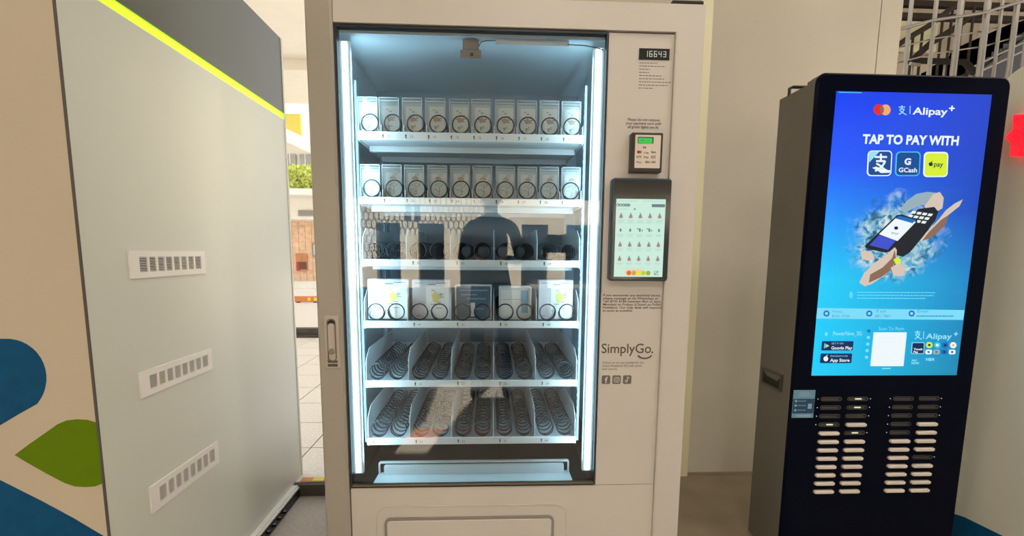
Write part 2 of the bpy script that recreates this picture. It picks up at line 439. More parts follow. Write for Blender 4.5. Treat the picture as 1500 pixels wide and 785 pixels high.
def lines(widths, x, z, dz, h, y, m, name, parent, seed=1):
    rnd = random.Random(seed); mb = MB()
    for i, wd in enumerate(widths):
        xx = x
        while xx < x + wd - .001:
            l = min(rnd.uniform(.004, .012), x + wd - xx); mb.box(xx, xx + l * .86, y - .0004, y, z - i * dz - h / 2, z - i * dz + h / 2); xx += l + .0012
    return ob(name, mb, m, parent)
lines([.060, .087, .036, .034, .077, .087, .108, .098, .050], .429, 1.762, .0098, .0024, yb, 'print_grey', 'small_print', vm, 3)
text('Please do not remove\nyour payment card until\nall green lights are lit.', .4495, 1.580, .0122, yb - .0006, 'print_brown', 'notice_lettering', vm, 'CENTER', bold=.012, line=.95, shear=.12)
text('If you encounter any technical issues,\nplease message us via WhatsApp at\n+65 8735 8184 between 9am to 6pm,\nMondays to Fridays (Closed on Public\nHolidays). Our help desk will respond\nas soon as possible.',
     .333, .9975, .0122, yb - .0006, 'print_brown', 'notice_lettering', vm, bold=.012, line=.95, width=.206, height=.064, shear=.05)
text('SimplyGo', .332, .798, .05, yb - .0006, 'print_brown', 'logo_lettering', vm, width=.176, bold=.006, height=.045)
mb = MB(); 
mb.tube([Vector((.463 + .025 + .026 * math.cos(t), yb - .001, .797 + .018 * math.sin(t))) for t in [math.radians(a) for a in range(205, 340, 12)]], .0024)
mb.disc(.514, .800, .0033, yb - .001, yb, 12)
ob('logo_smile', mb, 'print_brown', vm)
text('Follow us on our socials for the\nlatest SimplyGo EZ-Link cards\nand charms', .338, .7600, .0108, yb - .0006, 'print_grey', 'notice_lettering', vm, line=.98, width=.148, height=.031)
for i in range(3):
    x = .338 + i * .0378
    ic = ob('social_icon', MB().rrect(x, x + .030, .6865, .7175, .005, yb - .0006, yb), 'print_grey', vm)
    yy = yb - .0012
    if i == 0: text('f', x + .015, .690, .032, yy, 'machine_paint', 'icon_glyph', ic, 'CENTER', bold=.02)
    elif i == 1:
        mb = MB().rring(x + .005, x + .025, .692, .712, .005, .002, yy, yb - .0006)
        mb.rring(x + .0098, x + .0202, .6968, .7072, .0052, .002, yy, yb - .0006).disc(x + .0212, .7085, .0014, yy, yb - .0006, 8)
        ob('icon_glyph', mb, 'machine_paint', ic)
    else:
        mb = MB().rring(x + .007, x + .0165, .692, .7015, .0047, .0022, yy, yb - .0006).box(x + .0145, x + .0170, yy, yb - .0006, .6965, .713)
        mb.poly([(x + .017, yy, .713), (x + .017, yy, .7095), (x + .0235, yy, .7045), (x + .0235, yy, .7075)])
        ob('icon_glyph', mb, 'machine_paint', ic)

# card reader
cr = ob('card_reader', MB().rrect(.405, .509, 1.410, 1.537, .004, -.030, yb, .003), 'brown_plastic', vm)
cf = ob('reader_face', MB().rrect(.4165, .501, 1.424, 1.529, .002, -.0312, -.029), 'bank_white', cr)
emi('lcd_green', (60, 200, 80), .95); emi('lcd_olive', (120, 160, 70), .5)
ob('reader_display', MB().box(.4245, .4765, -.0322, -.031, 1.5020, 1.5225), 'slate_plastic', cr)
ob('reader_display', MB().box(.4265, .4720, -.0328, -.032, 1.5025, 1.5190), 'lcd_green', cr)
mb = MB()
for x, wd in ((.432, .005), (.439, .006), (.456, .002)): mb.box(x, x + wd, -.0332, -.0328, 1.5105, 1.512)
ob('display_digits', mb, 'print_brown', cr)
mb = MB(); yy = -.0318
for i in range(2): mb.box(.4425 + i * .006, .4465 + i * .006, yy, -.031, 1.486, 1.4925)
ob('reader_symbol', mb, 'print_grey', cr)
for i, (x, z, nm) in enumerate([(.425, 1.478, 'o'), (.446, 1.476, 'G Pay'), (.470, 1.478, 'Sams'), (.4215, 1.462, 'NETS'), (.446, 1.462, 'Pay'), (.470, 1.462, 'EZ'), (.4225, 1.446, 'Pay'), (.451, 1.446, 'VISA'), (.470, 1.446, 'CARD')]):
    if i == 0:
        ob('payment_logo', MB().disc(.4285, 1.4745, .005, yy, -.031, 14), 'poster_red', cr); ob('payment_logo', MB().disc(.4345, 1.4745, .005, yy, -.031, 14), 'terracotta', cr)
    else: text(nm, x, z - .006, .01, yy, 'print_brown', 'payment_logo', cr, width=.0165, height=.0075, bold=.02)

# touchscreen tablet
tb = ob('touchscreen', MB().rrect(.345, .546, 1.052, 1.392, .010, -.030, yb, .004), 'slate_plastic', vm)
ob('tablet_bezel', MB().rrect(.3515, .5425, 1.0575, 1.3865, .006, -.0312, -.0295), 'tablet_glass', tb)
emi('tablet_screen', (205, 240, 222), .96)
scn = ob('tablet_screen', MB().box(.3605, .5265, -.0318, -.031, 1.0665, 1.3240), 'tablet_screen', tb)
emi('ui_pink', (205, 150, 150), .9); emi('ui_grey', (120, 140, 150), .8); emi('ui_pale', (175, 205, 195), .9); emi('ui_peach', (250, 205, 165), .95)
emi('ui_orange', (225, 110, 60), .9); emi('ui_amber', (225, 170, 60), .9); emi('ui_yellow', (240, 230, 60), .95); emi('ui_lime', (200, 215, 60), .9); emi('ui_olive', (170, 185, 50), .9)
yy = -.0321
mbp, mbg, mbl = MB(), MB(), MB()
for rI in range(4):
    for c in range(5):
        x = .378 + c * .0325; z = 1.270 - rI * .0472
        if rI == 1:
            mbg.box(x - .003, x + .003, yy, -.0318, z - .006, z + .004)
            if c in (2, 3): mbg.box(x - .010, x + .002, yy, -.0318, z + .002, z + .005).box(x + .006, x + .010, yy, -.0318, z - .004, z + .001)
        else:
            ob('product_icon', MB().prism([(x - .006, z - .009), (x + .006, z - .009), (x + .0065, z - .002), (x + .003, z + .003), (x - .003, z + .002), (x - .006, z - .001)], yy, -.0318), 'ui_pink', scn)
            mbg.box(x - .002, x + .0015, yy - .0002, -.0318, z - .007, z + .008)
        mbl.box(x - .011, x + .011, yy, -.0318, z - .0172, z - .0155).box(x - .008, x + .008, yy, -.0318, z - .0222, z - .0208)
mbl.box(.366, .43, yy, -.0318, 1.3165, 1.318); mbl.box(.45, .52, yy, -.0318, 1.3165, 1.318); mbl.box(.366, .40, yy, -.0318, 1.290, 1.2915)
mbl.box(.366, .522, yy, -.0318, 1.2455, 1.2462).box(.366, .522, yy, -.0318, 1.0960, 1.0966)
mbg.box(.480, .5245, yy, -.0318, 1.298, 1.308).disc(.423, 1.291, .003, yy, -.0318, 10)
for i in range(5): mbg.rring(.3615 + i * .009, .3705 + i * .009, 1.2985, 1.3085, .0045, .0018 if i < 3 else .003, yy, -.0318)
mbg.rring(.498, .512, 1.073, 1.087, .001, .0014, yy, -.0318).poly([(.499, yy, 1.076), (.501, yy, 1.074), (.511, yy, 1.085), (.509, yy, 1.086)])
ob('screen_marks', mbg, 'ui_grey', scn)['kind'] = 'stuff'; ob('screen_lines', mbl, 'ui_pale', scn)
ob('screen_banner', MB().rrect(.3975, .460, 1.071, 1.092, .008, yy, -.0318), 'ui_peach', scn)
for i, m_ in enumerate(['ui_orange', 'ui_amber', 'ui_yellow', 'ui_lime', 'ui_olive']):
    bt = ob('round_button', MB().disc(.4115 + i * .0165, 1.0795, .0078, yy - .0004, -.0318, 16), m_, scn)
text('SimplyGo', .364, 1.3015, .006, yy - .0004, 'ui_grey', 'screen_lettering', scn, width=.044)

# black bracket on top right corner of the machine
ob('hinge_bracket', MB().box(.530, .632, .0, .03, 1.9405, 1.956).box(.53, .545, .0, .10, 1.9405, 1.945), 'black_plastic', vm)

# ================================================================== GOODS IN THE MACHINE
def card_pack(row, k, x, z, wd, h, label, group):
    t = thing('card_pack', label, 'card pack', (x, .10, z), group)
    y0 = TY0 + .030
    t.location = (x, y0, z)
    ob('case', MB().rrect(x, x + wd, z, z + h, .003, y0 - .003, y0 + .014, .001, 3), 'case_plastic', t)
    ob('case_rim', MB().rring(x, x + wd, z, z + h, .003, .0016, y0 - .004, y0 + .015, 3).box(x + .002, x + wd - .002, y0 - .0042, y0 - .003, z + h - .012, z + h - .0105), 'card_mist', t)
    ob('backing_card', MB().box(x + .003, x + wd - .003, y0 + .008, y0 + .009, z + .002, z + h - .014), 'card_mist', t)
    c = ob('card', MB().rrect(x + .012, x + wd - .004, z + .004, z + h - .026, .003, y0 + .003, y0 + .0045, 0, 3), 'card_white', t)
    cx = x + wd * .56
    yy = y0 + .0024
    rnd = random.Random(row)
    if row == 0:
        zz = z + .048
        pts = [(cx + (.011 + .003 * math.sin(5 * a)) * math.cos(a), zz + (.008 + .0025 * math.cos(3 * a)) * math.sin(a)) for a in [2 * PI * i / 20 for i in range(20)]]
        ob('printed_picture', MB().prism(pts, yy, y0 + .003), 'print_orange', t)
        mb = MB()
        for dx, dz, l in ((-.016, .003, .007), (.008, .003, .009), (-.012, -.004, .006), (.004, -.006, .010), (-.006, .012, .008), (.004, .014, .010), (-.010, -.026, .016), (.000, -.021, .006), (-.014, .030, .008)):
            mb.box(cx + dx, cx + dx + l, yy - .0004, y0 + .003, zz + dz, zz + dz + .002)
        ob('printed_lines', mb, 'print_ink', t)
        ob('printed_lines', MB().box(cx - .008, cx - .002, yy, y0 + .003, zz - .034, zz - .022).box(cx - .006, cx + .004, yy, y0 + .003, zz + .022, zz + .027), 'print_teal', t)
    else:
        zz = z + .064
        ob('printed_picture', MB().prism([(cx - .013 + .0, zz)] + [(cx - .001 + .012 * math.cos(a), zz + .011 * math.sin(a)) for a in [PI * i / 8 for i in range(9)]], yy, y0 + .003), 'print_orange', t)
        mb = MB().tube([(cx - .001, yy, zz + .010), (cx, yy, zz + .018)], .0007, 4)
        for i in range(9):
            a = rnd.uniform(0, PI); px_ = cx + rnd.uniform(-.011, .014); pz_ = z + rnd.uniform(.012, .050); l = rnd.uniform(.004, .009)
            mb.tube([(px_ - l * math.cos(a), yy, pz_ - l * math.sin(a)), (px_ + .003, yy, pz_ + .003), (px_ + l * math.cos(a + .8), yy, pz_ + l * math.sin(a + .8))], .0009, 4)
        mb.box(cx - .001, cx + .014, yy, y0 + .003, zz + .017, zz + .0185).box(cx + .002, cx + .014, yy, y0 + .003, zz + .012, zz + .0132)
        ob('printed_lines', mb, 'print_ink', t)
    return t
ordn = ['first', 'second', 'third', 'fourth', 'fifth', 'sixth', 'seventh', 'eighth', 'ninth', 'tenth']
protos = {}
xs_px = [525, 556, 590, 624, 658.5, 690.7, 725, 757.5, 790, 822]
for r in range(2):
    zb = Z0[r] + RH[r] + .002
    what = 'clear card pack with round orange picture' if r == 0 else 'clear card pack with orange dome drawing'
    p0 = None
    for k in range(10):
        x = P(xs_px[k], 190, TY0 + .03).x if r == 0 else P([529, 560.5, 593, 627, 660, 692.5, 726, 758, 790, 822][k], 288, TY0 + .03).x
        lab = what + ', %s on the %s shelf' % (ordn[k] + ' from left' if k else 'leftmost', 'top' if r == 0 else 'second')
        if k == 9: lab = what + ', rightmost on the %s shelf' % ('top' if r == 0 else 'second')
        if k == 0:
            p0 = card_pack(r, k, x, zb, .068, .117 if r == 0 else .112, lab, 'card packs on the %s shelf' % ('top' if r == 0 else 'second'))
        else:
            c = copy_tree(p0); c.location = (x, p0.location.y, zb + random.uniform(-.0005, .001)); c['label'] = lab

zr = Z0[3] + RH[3] + .002; y0 = TY0 + .034
def big_pack(name, label, x0, x1, h, body, dy=.05, kind=0):
    t = thing(name, label, 'boxed pack', ((x0 + x1) / 2, y0, zr), 'large packs on the fourth shelf')
    ob('carton', MB().box(x0, x1, y0, y0 + dy, zr, zr + h, .0015), body, t)
    yy = y0 - .0006; wd = x1 - x0
    if kind == 0:
        a, b = x0 + wd * .36, x1 - .006
        ob('front_panel', MB().box(a, b, yy, y0, zr + .004, zr + h - .026), 'pack_cream', t)
        cx = a + (b - a) * .42; cz = zr + h * .56
        pts = [(cx + (.015 + .004 * math.sin(3 * q + 1)) * math.cos(q), cz + (.018 + .004 * math.cos(4 * q)) * math.sin(q)) for q in [2 * PI * i / 18 for i in range(18)]]
        ob('printed_picture', MB().prism(pts, yy - .0005, y0), 'pack_yellow', t)
        mb = MB()
        for dx, dz, l in ((.012, .010, .016), (.016, .0, .014), (-.02, -.026, .02), (.0, -.040, .022), (-.03, -.05, .016), (-.014, .024, .012), (.006, -.018, .012)):
            mb.box(cx + dx, cx + dx + l, yy - .0008, y0, cz + dz, cz + dz + .0018)
        mb.box(x0 + .01, x0 + .034, yy, y0, zr + h - .012, zr + h - .0105).box(x1 - .046, x1 - .012, yy, y0, zr + h - .012, zr + h - .0105)
        mb.box(x0 + wd * .42, x0 + wd * .62, yy, y0, zr + h - .018, zr + h - .015).disc(x0 + wd * .66, zr + h - .011, .002, yy, y0, 8)
        mb.box(x0 + wd * .1, x0 + wd * .2, yy, y0, zr + .012, zr + .014)
        ob('printed_lines', mb, 'print_ink', t)
        ob('printed_leaf', MB().prism([(cx + .012, cz + .006), (cx + .022, cz + .004), (cx + .026, cz + .014), (cx + .016, cz + .017)], yy - .0009, y0), 'print_teal', t)
    elif kind == 1:
        ob('clear_case', MB().rring(x0 - .003, x1 + .003, zr, zr + h + .004, .004, .004, y0 - .006, y0 + dy, 3), 'card_mist', t)
        mb = MB()
        for i, (fz, a, b) in enumerate(((.85, .1, .9), (.72, .15, .6), (.6, .3, .85), (.42, .1, .5), (.3, .4, .8))):
            mb.box(x0 + wd * a, x0 + wd * b, yy - .0005, y0, zr + h * fz, zr + h * fz + .005)
        ob('printed_lines', mb, 'pack_blue', t)
        ob('white_tag', MB().box(x0 + wd * .42, x0 + wd * .54, yy - .001, y0, zr + .01, zr + h * .5), 'card_white', t)
    else:
        ob('clear_case', MB().rring(x0 - .003, x1 + .003, zr, zr + h + .004, .004, .004, y0 - .006, y0 + dy, 3), 'card_mist', t)
        ob('front_panel', MB().box(x0 + .004, x0 + wd * .66, yy, y0, zr + .01, zr + h - .01), 'pack_cream', t)
        ob('printed_lines', MB().box(x0 + .01, x1 - .02, yy - .0005, y0, zr + h * .62, zr + h * .63).box(x0 + wd * .7, x0 + wd * .92, yy, y0, zr + h * .2, zr + h * .9), 'pack_blue', t)
    return t
def bx(px): return P(px, 440, y0).x
big_pack('boxed_pack', 'pale lilac carton with a yellow picture, leftmost on the fourth shelf', bx(539), bx(599), .145, 'pack_lilac')
big_pack('boxed_pack', 'pale lilac carton with a yellow picture, between the leftmost carton and the navy pack', bx(604), bx(660), .143, 'pack_lilac')
big_pack('boxed_pack', 'navy pack in a clear case, in the middle of the fourth shelf', bx(668), bx(719), .122, 'pack_navy', .05, 1)
big_pack('boxed_pack', 'white and pale blue pack in a clear case, right of the navy pack', bx(732), bx(777), .118, 'card_mist', .05, 2)
big_pack('boxed_pack', 'pale lilac carton with a yellow picture, rightmost on the fourth shelf', bx(789), bx(839), .145, 'pack_lilac')

# ================================================================== LEFT EQUIPMENT CABINET
XC, YN, YF, ZT = -.976, -.506, .640, 2.067
cb = thing('equipment_cabinet', 'large beige and grey cabinet with lime light strip, three vents and blue shapes', 'cabinet', (-1.7, 0, 0))
ob('front_panel', MB().box(-3.0, XC - .004, YN, YN + .03, .03, ZT), 'box_front', cb)
ob('corner_trim', MB().box(XC - .0045, XC + .0006, YN - .001, YN + .0025, .03, ZT), 'print_brown', cb)
ob('side_panel', MB().box(XC - .03, XC, YN + .0025, YF, .055, 1.724), 'box_side', cb)
ob('upper_panel', MB().box(XC - .03, XC, YN + .0025, YF, 1.752, ZT), 'box_dark', cb)
ob('light_strip', MB().box(XC - .03, XC - .004, YN + .0025, YF, 1.724, 1.752), 'lime_led', cb)
ob('cabinet_body', MB().box(-3.0, XC - .03, YN + .03, YF - .002, .03, ZT - .004), 'box_front', cb)
ob('end_trim', MB().box(XC - .003, XC + .003, YF - .006, YF + .006, .055, ZT), 'box_side', cb)
ob('base_rail', MB().box(XC - .03, XC + .022, YN, YF - .02, .0, .055).box(XC - .03, XC + .028, YN, YF - .04, .040, .048), 'vent_white', cb)
for i in range(14): ob('base_roller', MB().tube([(XC + .028, -.30 + i * .05, .024), (XC + .036, -.29 + i * .05, .02)], .008, 8), 'black_plastic', cb)
ob('base_channel', MB().box(XC + .022, XC + .03, YN, YF - .05, 0, .034), 'black_plastic', cb)
# flat vinyl shapes on the front face
def LP(pts, dy=-.0012): return [P(a, b, YN) + Vector((0, dy, 0)) for a, b in pts]
def vinyl(name, pts, m):
    q = LP(pts); mb = MB().prism([(v.x, v.z) for v in q], YN - .0012, YN); return ob(name, mb, m, cb)
arc = [(10 + 58 * math.cos(math.radians(a)), 554 + 58 * math.sin(math.radians(a))) for a in range(-95, 48, 9)]
vinyl('blue_shape', [(-120, 497), (0, 496)] + arc + [(30, 605), (-10, 629), (-120, 690)], 'vinyl_blue')
vinyl('blue_shape', [(-120, 640), (0, 703), (60, 733), (110, 760), (160, 790), (168, 812), (-120, 812)], 'vinyl_blue')
vinyl('green_shape', [(22, 666), (45, 649), (68, 633), (85, 621), (97, 616), (112, 614), (128, 615), (140.5, 618.5), (146, 655), (150, 708), (140, 712), (126, 713), (110, 712), (95, 707), (70, 694), (40, 677)], 'vinyl_green')
# three louvred vents
def vent(y0_, y1_, z0_, z1_):
    v = ob('vent', MB(), 'vent_white', cb) if False else None
    mb = MB(); t = .004
    # outer frame (plane x = XC, proud by t)
    def bx_(ya, yb_, za, zb_, xa=XC, xb=XC + t): mb.box(xa, xb, ya, yb_, za, zb_)
    mY, mZ = .034, .016
    bx_(y0_, y1_, z0_, z0_ + mZ); bx_(y0_, y1_, z1_ - mZ, z1_); bx_(y0_, y0_ + mY, z0_ + mZ, z1_ - mZ); bx_(y1_ - mY + .012, y1_, z0_ + mZ, z1_ - mZ)
    iy0, iy1 = y0_ + mY, y1_ - mY + .012; n = 8; pw = (iy1 - iy0) / n
    for i in range(1, n): bx_(iy0 + i * pw - .0038, iy0 + i * pw + .0038, z0_ + mZ, z1_ - mZ)
    v = ob('vent_frame', mb, 'vent_white', cb)
    ob('vent_shade_sheet', MB().box(XC + .0002, XC + .0008, iy0, iy1, z0_ + mZ, z1_ - mZ), 'vent_shade', v)  # dark sheet on the solid panel, painted shade behind the slats
    mb = MB(); ns = 9; iz0 = z0_ + mZ; hz = (z1_ - z0_ - 2 * mZ) / ns
    for i in range(n):
        for j in range(ns):
            zc = iz0 + (j + .5) * hz
            mb.box(XC + .001, XC + .003, iy0 + i * pw + .0038, iy0 + (i + 1) * pw - .0038, zc - .0008, zc + .0008)
    ob('louvre_slats', mb, 'vent_white', v)
for z0_, z1_ in ((1.070, 1.141), (.755, .824), (.431, .507)): vent(-.366, -.042, z0_, z1_)

# ================================================================== KIOSK
KX0, KX1, KF = .995, 1.652, -.057
kk = thing('charging_kiosk', 'tall black power bank rental kiosk with a bright blue advertising screen', 'kiosk', (1.32, .05, 0))
ob('cabinet_body', MB().box(KX0 + .002, KX1 - .002, -.010, .15, .03, 1.705), 'kiosk_side', kk)
ob('side_rim', MB().box(KX0 - .001, KX0 + .010, -.045, -.008, .03, 1.712), 'kiosk_side', kk)
ob('front_bezel', MB().rrect(KX0 + .001, KX1, .03, 1.728, .030, KF, -.010, .006, 6), 'kiosk_glass', kk)
mb = MB().box(.998, 1.05, .10, .118, 1.705, 1.722).box(.998, 1.006, .10, .118, 1.700, 1.722)
ob('top_handle', MB().tube([(1.0, .10, 1.70), (1.0, .10, 1.728), (1.012, .10, 1.733), (1.06, .10, 1.733)], .0055, 8), 'black_plastic', kk)
# recessed finger pull on the side
fp = MB()
for (a, b, c, d) in ((.002, .128, .652, .660), (.002, .128, .706, .714), (.002, .010, .660, .706), (.120, .128, .660, .706)): fp.box(KX0 - .004, KX0 + .002, a, b, c, d)
g_ = ob('finger_pull', fp, 'slot_metal', kk)
ob('pull_recess', MB().box(KX0 - .0004, KX0 + .0016, .010, .120, .660, .706), 'slot_dark', g_)
ob('pull_recess', MB().prism_x([(.010, .706), (.120, .706), (.10, .690), (.03, .686)], KX0 - .0012, KX0), 'kiosk_side', g_)
# screen with advert
def screenmat():
    m = bpy.data.materials.new('screen_blue'); m.use_nodes = True; n = m.node_tree.nodes; l = m.node_tree.links; b = n['Principled BSDF']
    b.inputs['Base Color'].default_value = (.01, .01, .01, 1); b.inputs['Roughness'].default_value = .2
    g = n.new('ShaderNodeTexCoord'); s = n.new('ShaderNodeSeparateXYZ'); l.new(g.outputs['Generated'], s.inputs[0])
    r1 = n.new('ShaderNodeValToRGB'); e = r1.color_ramp.elements
    e[0].position = 0; e[0].color = (*srgb(0, 205, 255), 1); e[1].position = 1; e[1].color = (*srgb(0, 62, 250), 1)
    k = e.new(.35); k.color = (*srgb(0, 205, 255), 1); k = e.new(.6); k.color = (*srgb(0, 140, 255), 1); k = e.new(.75); k.color = (*srgb(0, 88, 255), 1)
    r2 = n.new('ShaderNodeValToRGB'); e = r2.color_ramp.elements
    e[0].position = 0; e[0].color = (*srgb(0, 135, 180), 1); e[1].position = 1; e[1].color = (*srgb(0, 62, 205), 1)
    k = e.new(.35); k.color = (*srgb(0, 135, 200), 1); k = e.new(.6); k.color = (*srgb(0, 70, 190), 1)
    l.new(s.outputs['Z'], r1.inputs[0]); l.new(s.outputs['Z'], r2.inputs[0])
    mx = n.new('ShaderNodeMix'); mx.data_type = 'RGBA'; l.new(s.outputs['X'], mx.inputs[0]); l.new(r1.outputs[0], mx.inputs[6]); l.new(r2.outputs[0], mx.inputs[7])
    l.new(mx.outputs[2], b.inputs['Emission Color']); b.inputs['Emission Strength'].default_value = 1.46; M['screen_blue'] = m
screenmat()
SY = KF - .0006
scr = ob('advert_screen', MB().box(1.0597, 1.5867, SY, KF + .002, .7286, 1.6709), 'screen_blue', kk)
LAY = [0]
def K(pts, m, name='printed_shape'):
    LAY[0] += 1; y = SY - .00003 * LAY[0]
    q = [P(a, b, KF) for a, b in pts]
    return ob(name, MB().poly([(v.x, y, v.z) for v in q]), m, scr)
def KT(s, px, py, wpx, hpx, m, bold=0, align='LEFT', shear=0):
    LAY[0] += 1; y = SY - .00003 * LAY[0]
    a = P(px, py, KF); b = P(px + wpx, py, KF); c = P(px, py - hpx, KF)
    return text(s, a.x, a.z, .02, y, m, 'screen_lettering', scr, 'LEFT', width=abs(b.x - a.x), height=abs(c.z - a.z), bold=bold, shear=shear)
def ell(cx, cy, a, b, n=18, rot=0):
    r = math.radians(rot)
    return [(cx + a * math.cos(t) * math.cos(r) - b * math.sin(t) * math.sin(r), cy + a * math.cos(t) * math.sin(r) + b * math.sin(t) * math.cos(r)) for t in [2 * PI * i / n for i in range(n)]]
def rrp(x0, y0_, x1, y1_, r, sk=0): return [(p[0] + sk * (p[1] - y0_), p[1]) for p in rr(x0, x1, y0_, y1_, r, 4)]
for nm, c, s in (('s_white', (238, 248, 252), 1), ('s_ice', (150, 225, 245), 1), ('s_red', (225, 40, 40), 1), ('s_peach', (245, 170, 110), 1), ('s_yellow', (215, 240, 50), 1), ('s_dark', (20, 50, 70), 1),
                 ('s_navy', (8, 40, 90), 1), ('s_cyan', (70, 195, 225), 1), ('s_teal', (60, 160, 190), 1), ('s_grey', (150, 175, 185), 1), ('s_skin', (214, 196, 180), 1), ('s_skin_shade', (140, 105, 85), 1),
                 ('s_phone', (25, 30, 40), 1), ('s_violet', (60, 80, 205), 1), ('s_deep', (8, 75, 150), 1), ('s_pale', (125, 220, 250), 1), ('s_mist', (95, 190, 225), 1), ('s_blue2', (20, 110, 190), 1), ('s_slate', (70, 95, 110), 1)): emi(nm, c, s)
ob('status_line', MB().poly([P(1228, 134.5, KF) + Vector((0, -.0009, 0)), P(1262, 135.2, KF) + Vector((0, -.0009, 0)), P(1262, 136.6, KF) + Vector((0, -.0009, 0)), P(1228, 136, KF) + Vector((0, -.0009, 0))]), 's_cyan', scr)
K(ell(1287, 160.5, 7.8, 8), 's_red'); K(ell(1297, 161, 7.5, 8), 's_peach'); K(ell(1291.7, 160.8, 3, 5.7), 's_skin_shade')
zhi = '\u652f'
def pay_glyph(cx, cy, s, m):                       # the brushed 'pay' character drawn as strokes
    y = None
    strokes = [[(-.36, -.36), (.36, -.36)], [(0, -.55), (0, -.12)], [(-.28, -.12), (.26, -.12), (.14, .10), (-.10, .34), (-.34, .46)], [(-.26, .02), (-.05, .14), (.20, .36), (.50, .52)]]
    LAY[0] += 1; y = SY - .00003 * LAY[0]; mb = MB()
    for st in strokes:
        for i in range(len(st) - 1):
            (ax, ay), (bx_, by) = st[i], st[i + 1]; dx, dy = bx_ - ax, by - ay; L = math.hypot(dx, dy); nx, ny = -dy / L * .055, dx / L * .055
            q = [P(cx + u * s, cy + v * s, KF) for u, v in ((ax + nx, ay + ny), (bx_ + nx, by + ny), (bx_ - nx, by - ny), (ax - nx, ay - ny))]
            mb.poly([(v.x, y, v.z) for v in q])
    return ob('screen_glyph', mb, m, scr)
pay_glyph(1321, 161.5, 13, 's_ice')
K([(1332.5, 155), (1333.7, 155), (1333.2, 167), (1332, 167)], 's_ice')
KT('Alipay', 1337, 167.5, 51, 14, 's_white', .02); KT('+', 1389, 164, 8, 8, 's_white', .03)
KT('TAP TO PAY WITH', 1263, 210, 141, 14.5, 's_white', .035)
K(rrp(1271, 220.5, 1307, 258, 6, -.05), 's_white'); K(rrp(1273, 222, 1305.5, 256.5, 5, -.05), 's_deep'); K([(1273, 222.5), (1288, 222), (1273, 238)], 's_ice')
pay_glyph(1290, 239, 25, 's_white'); 
K([(1277, 246), (1283, 244), (1298, 250), (1304, 249), (1303, 253), (1290, 253.5), (1284, 249)], 's_white')
K(rrp(1312, 222, 1348.5, 258, 6, -.05), 's_cyan'); K(rrp(1314, 223.5, 1347, 256.5, 5, -.05), 's_deep'); KT('G', 1324, 241, 9.5, 10, 's_white', .04); KT('GCash', 1315.5, 252, 27, 6.8, 's_white', .02)
K(rrp(1353, 222.5, 1389, 259.5, 6, -.04), 's_white'); K(rrp(1355, 224.5, 1387.5, 258, 5, -.04), 's_yellow'); KT('pay', 1367, 244, 13.5, 7.5, 's_dark', .02); K(ell(1363, 240.5, 3.1, 3), 's_dark'); K([(1363, 237.6), (1365.5, 235), (1364.8, 237.8)], 's_dark')
# picture: two hands, a phone over a payment terminal, breaking through a burst
burst = []
rb = random.Random(11)
for i in range(40):
    t = 2 * PI * i / 40; rad = rb.uniform(.78, 1.08) if i % 2 else rb.uniform(.62, .85)
    burst.append((1315 + 82 * rad * math.cos(t + .1), 352 + 66 * rad * math.sin(t + .1)))
def burstmat():
    m = bpy.data.materials.new('burst_print'); m.use_nodes = True; n = m.node_tree.nodes; l = m.node_tree.links; b = n['Principled BSDF']
    b.inputs['Base Color'].default_value = (.01, .01, .01, 1); b.inputs['Roughness'].default_value = .3
    g = n.new('ShaderNodeTexCoord'); mp = n.new('ShaderNodeMapping'); mp.vector_type = 'POINT'; l.new(g.outputs['Object'], mp.inputs[0])
    c = P(1313, 350, KF) - wloc(kk); mp.inputs['Location'].default_value = (-c.x / .185, 0, -c.z / .150); mp.inputs['Scale'].default_value = (1 / .185, 0, 1 / .150)
    ln = n.new('ShaderNodeVectorMath'); ln.operation = 'LENGTH'; l.new(mp.outputs[0], ln.inputs[0])
    nz = n.new('ShaderNodeTexNoise'); nz.inputs['Scale'].default_value = 22; nz.inputs['Detail'].default_value = 5; l.new(g.outputs['Object'], nz.inputs['Vector'])
    ma = n.new('ShaderNodeMath'); ma.operation = 'MULTIPLY_ADD'; ma.inputs[1].default_value = .9; l.new(nz.outputs['Fac'], ma.inputs[0]); l.new(ln.outputs['Value'], ma.inputs[2])
    al = n.new('ShaderNodeMapRange'); al.inputs['From Min'].default_value = 1.0; al.inputs['From Max'].default_value = 1.45; al.inputs['To Min'].default_value = 1; al.inputs['To Max'].default_value = 0; l.new(ma.outputs[0], al.inputs['Value'])
    n2 = n.new('ShaderNodeTexNoise'); n2.inputs['Scale'].default_value = 30; n2.inputs['Detail'].default_value = 6; n2.inputs['Distortion'].default_value = 1.2; l.new(g.outputs['Object'], n2.inputs['Vector'])
    r = n.new('ShaderNodeValToRGB'); e = r.color_ramp.elements; e[0].position = .30; e[0].color = (*srgb(10, 45, 75), 1); e[1].position = .72; e[1].color = (*srgb(235, 240, 240), 1)
    for p_, c_ in ((.40, (50, 105, 140)), (.48, (100, 175, 205)), (.57, (180, 205, 212))): k = e.new(p_); k.color = (*srgb(*c_), 1)
    l.new(n2.outputs['Fac'], r.inputs[0]); l.new(r.outputs[0], b.inputs['Emission Color']); b.inputs['Emission Strength'].default_value = 1.46
    l.new(al.outputs[0], b.inputs['Alpha']); M['burst_print'] = m
burstmat()
K(rr(1225, 1412, 275, 425, 2, 2), 'burst_print', 'burst_picture')
K([(1318, 306), (1328, 294), (1342, 284), (1358, 281), (1378, 283), (1381, 296), (1376, 308), (1362, 304), (1350, 300), (1338, 305), (1325, 312)], 's_grey', 'hand_shape')
K([(1353, 303), (1366, 285), (1376, 281), (1382, 290), (1380, 305), (1368, 312)], 's_skin', 'hand_shape')
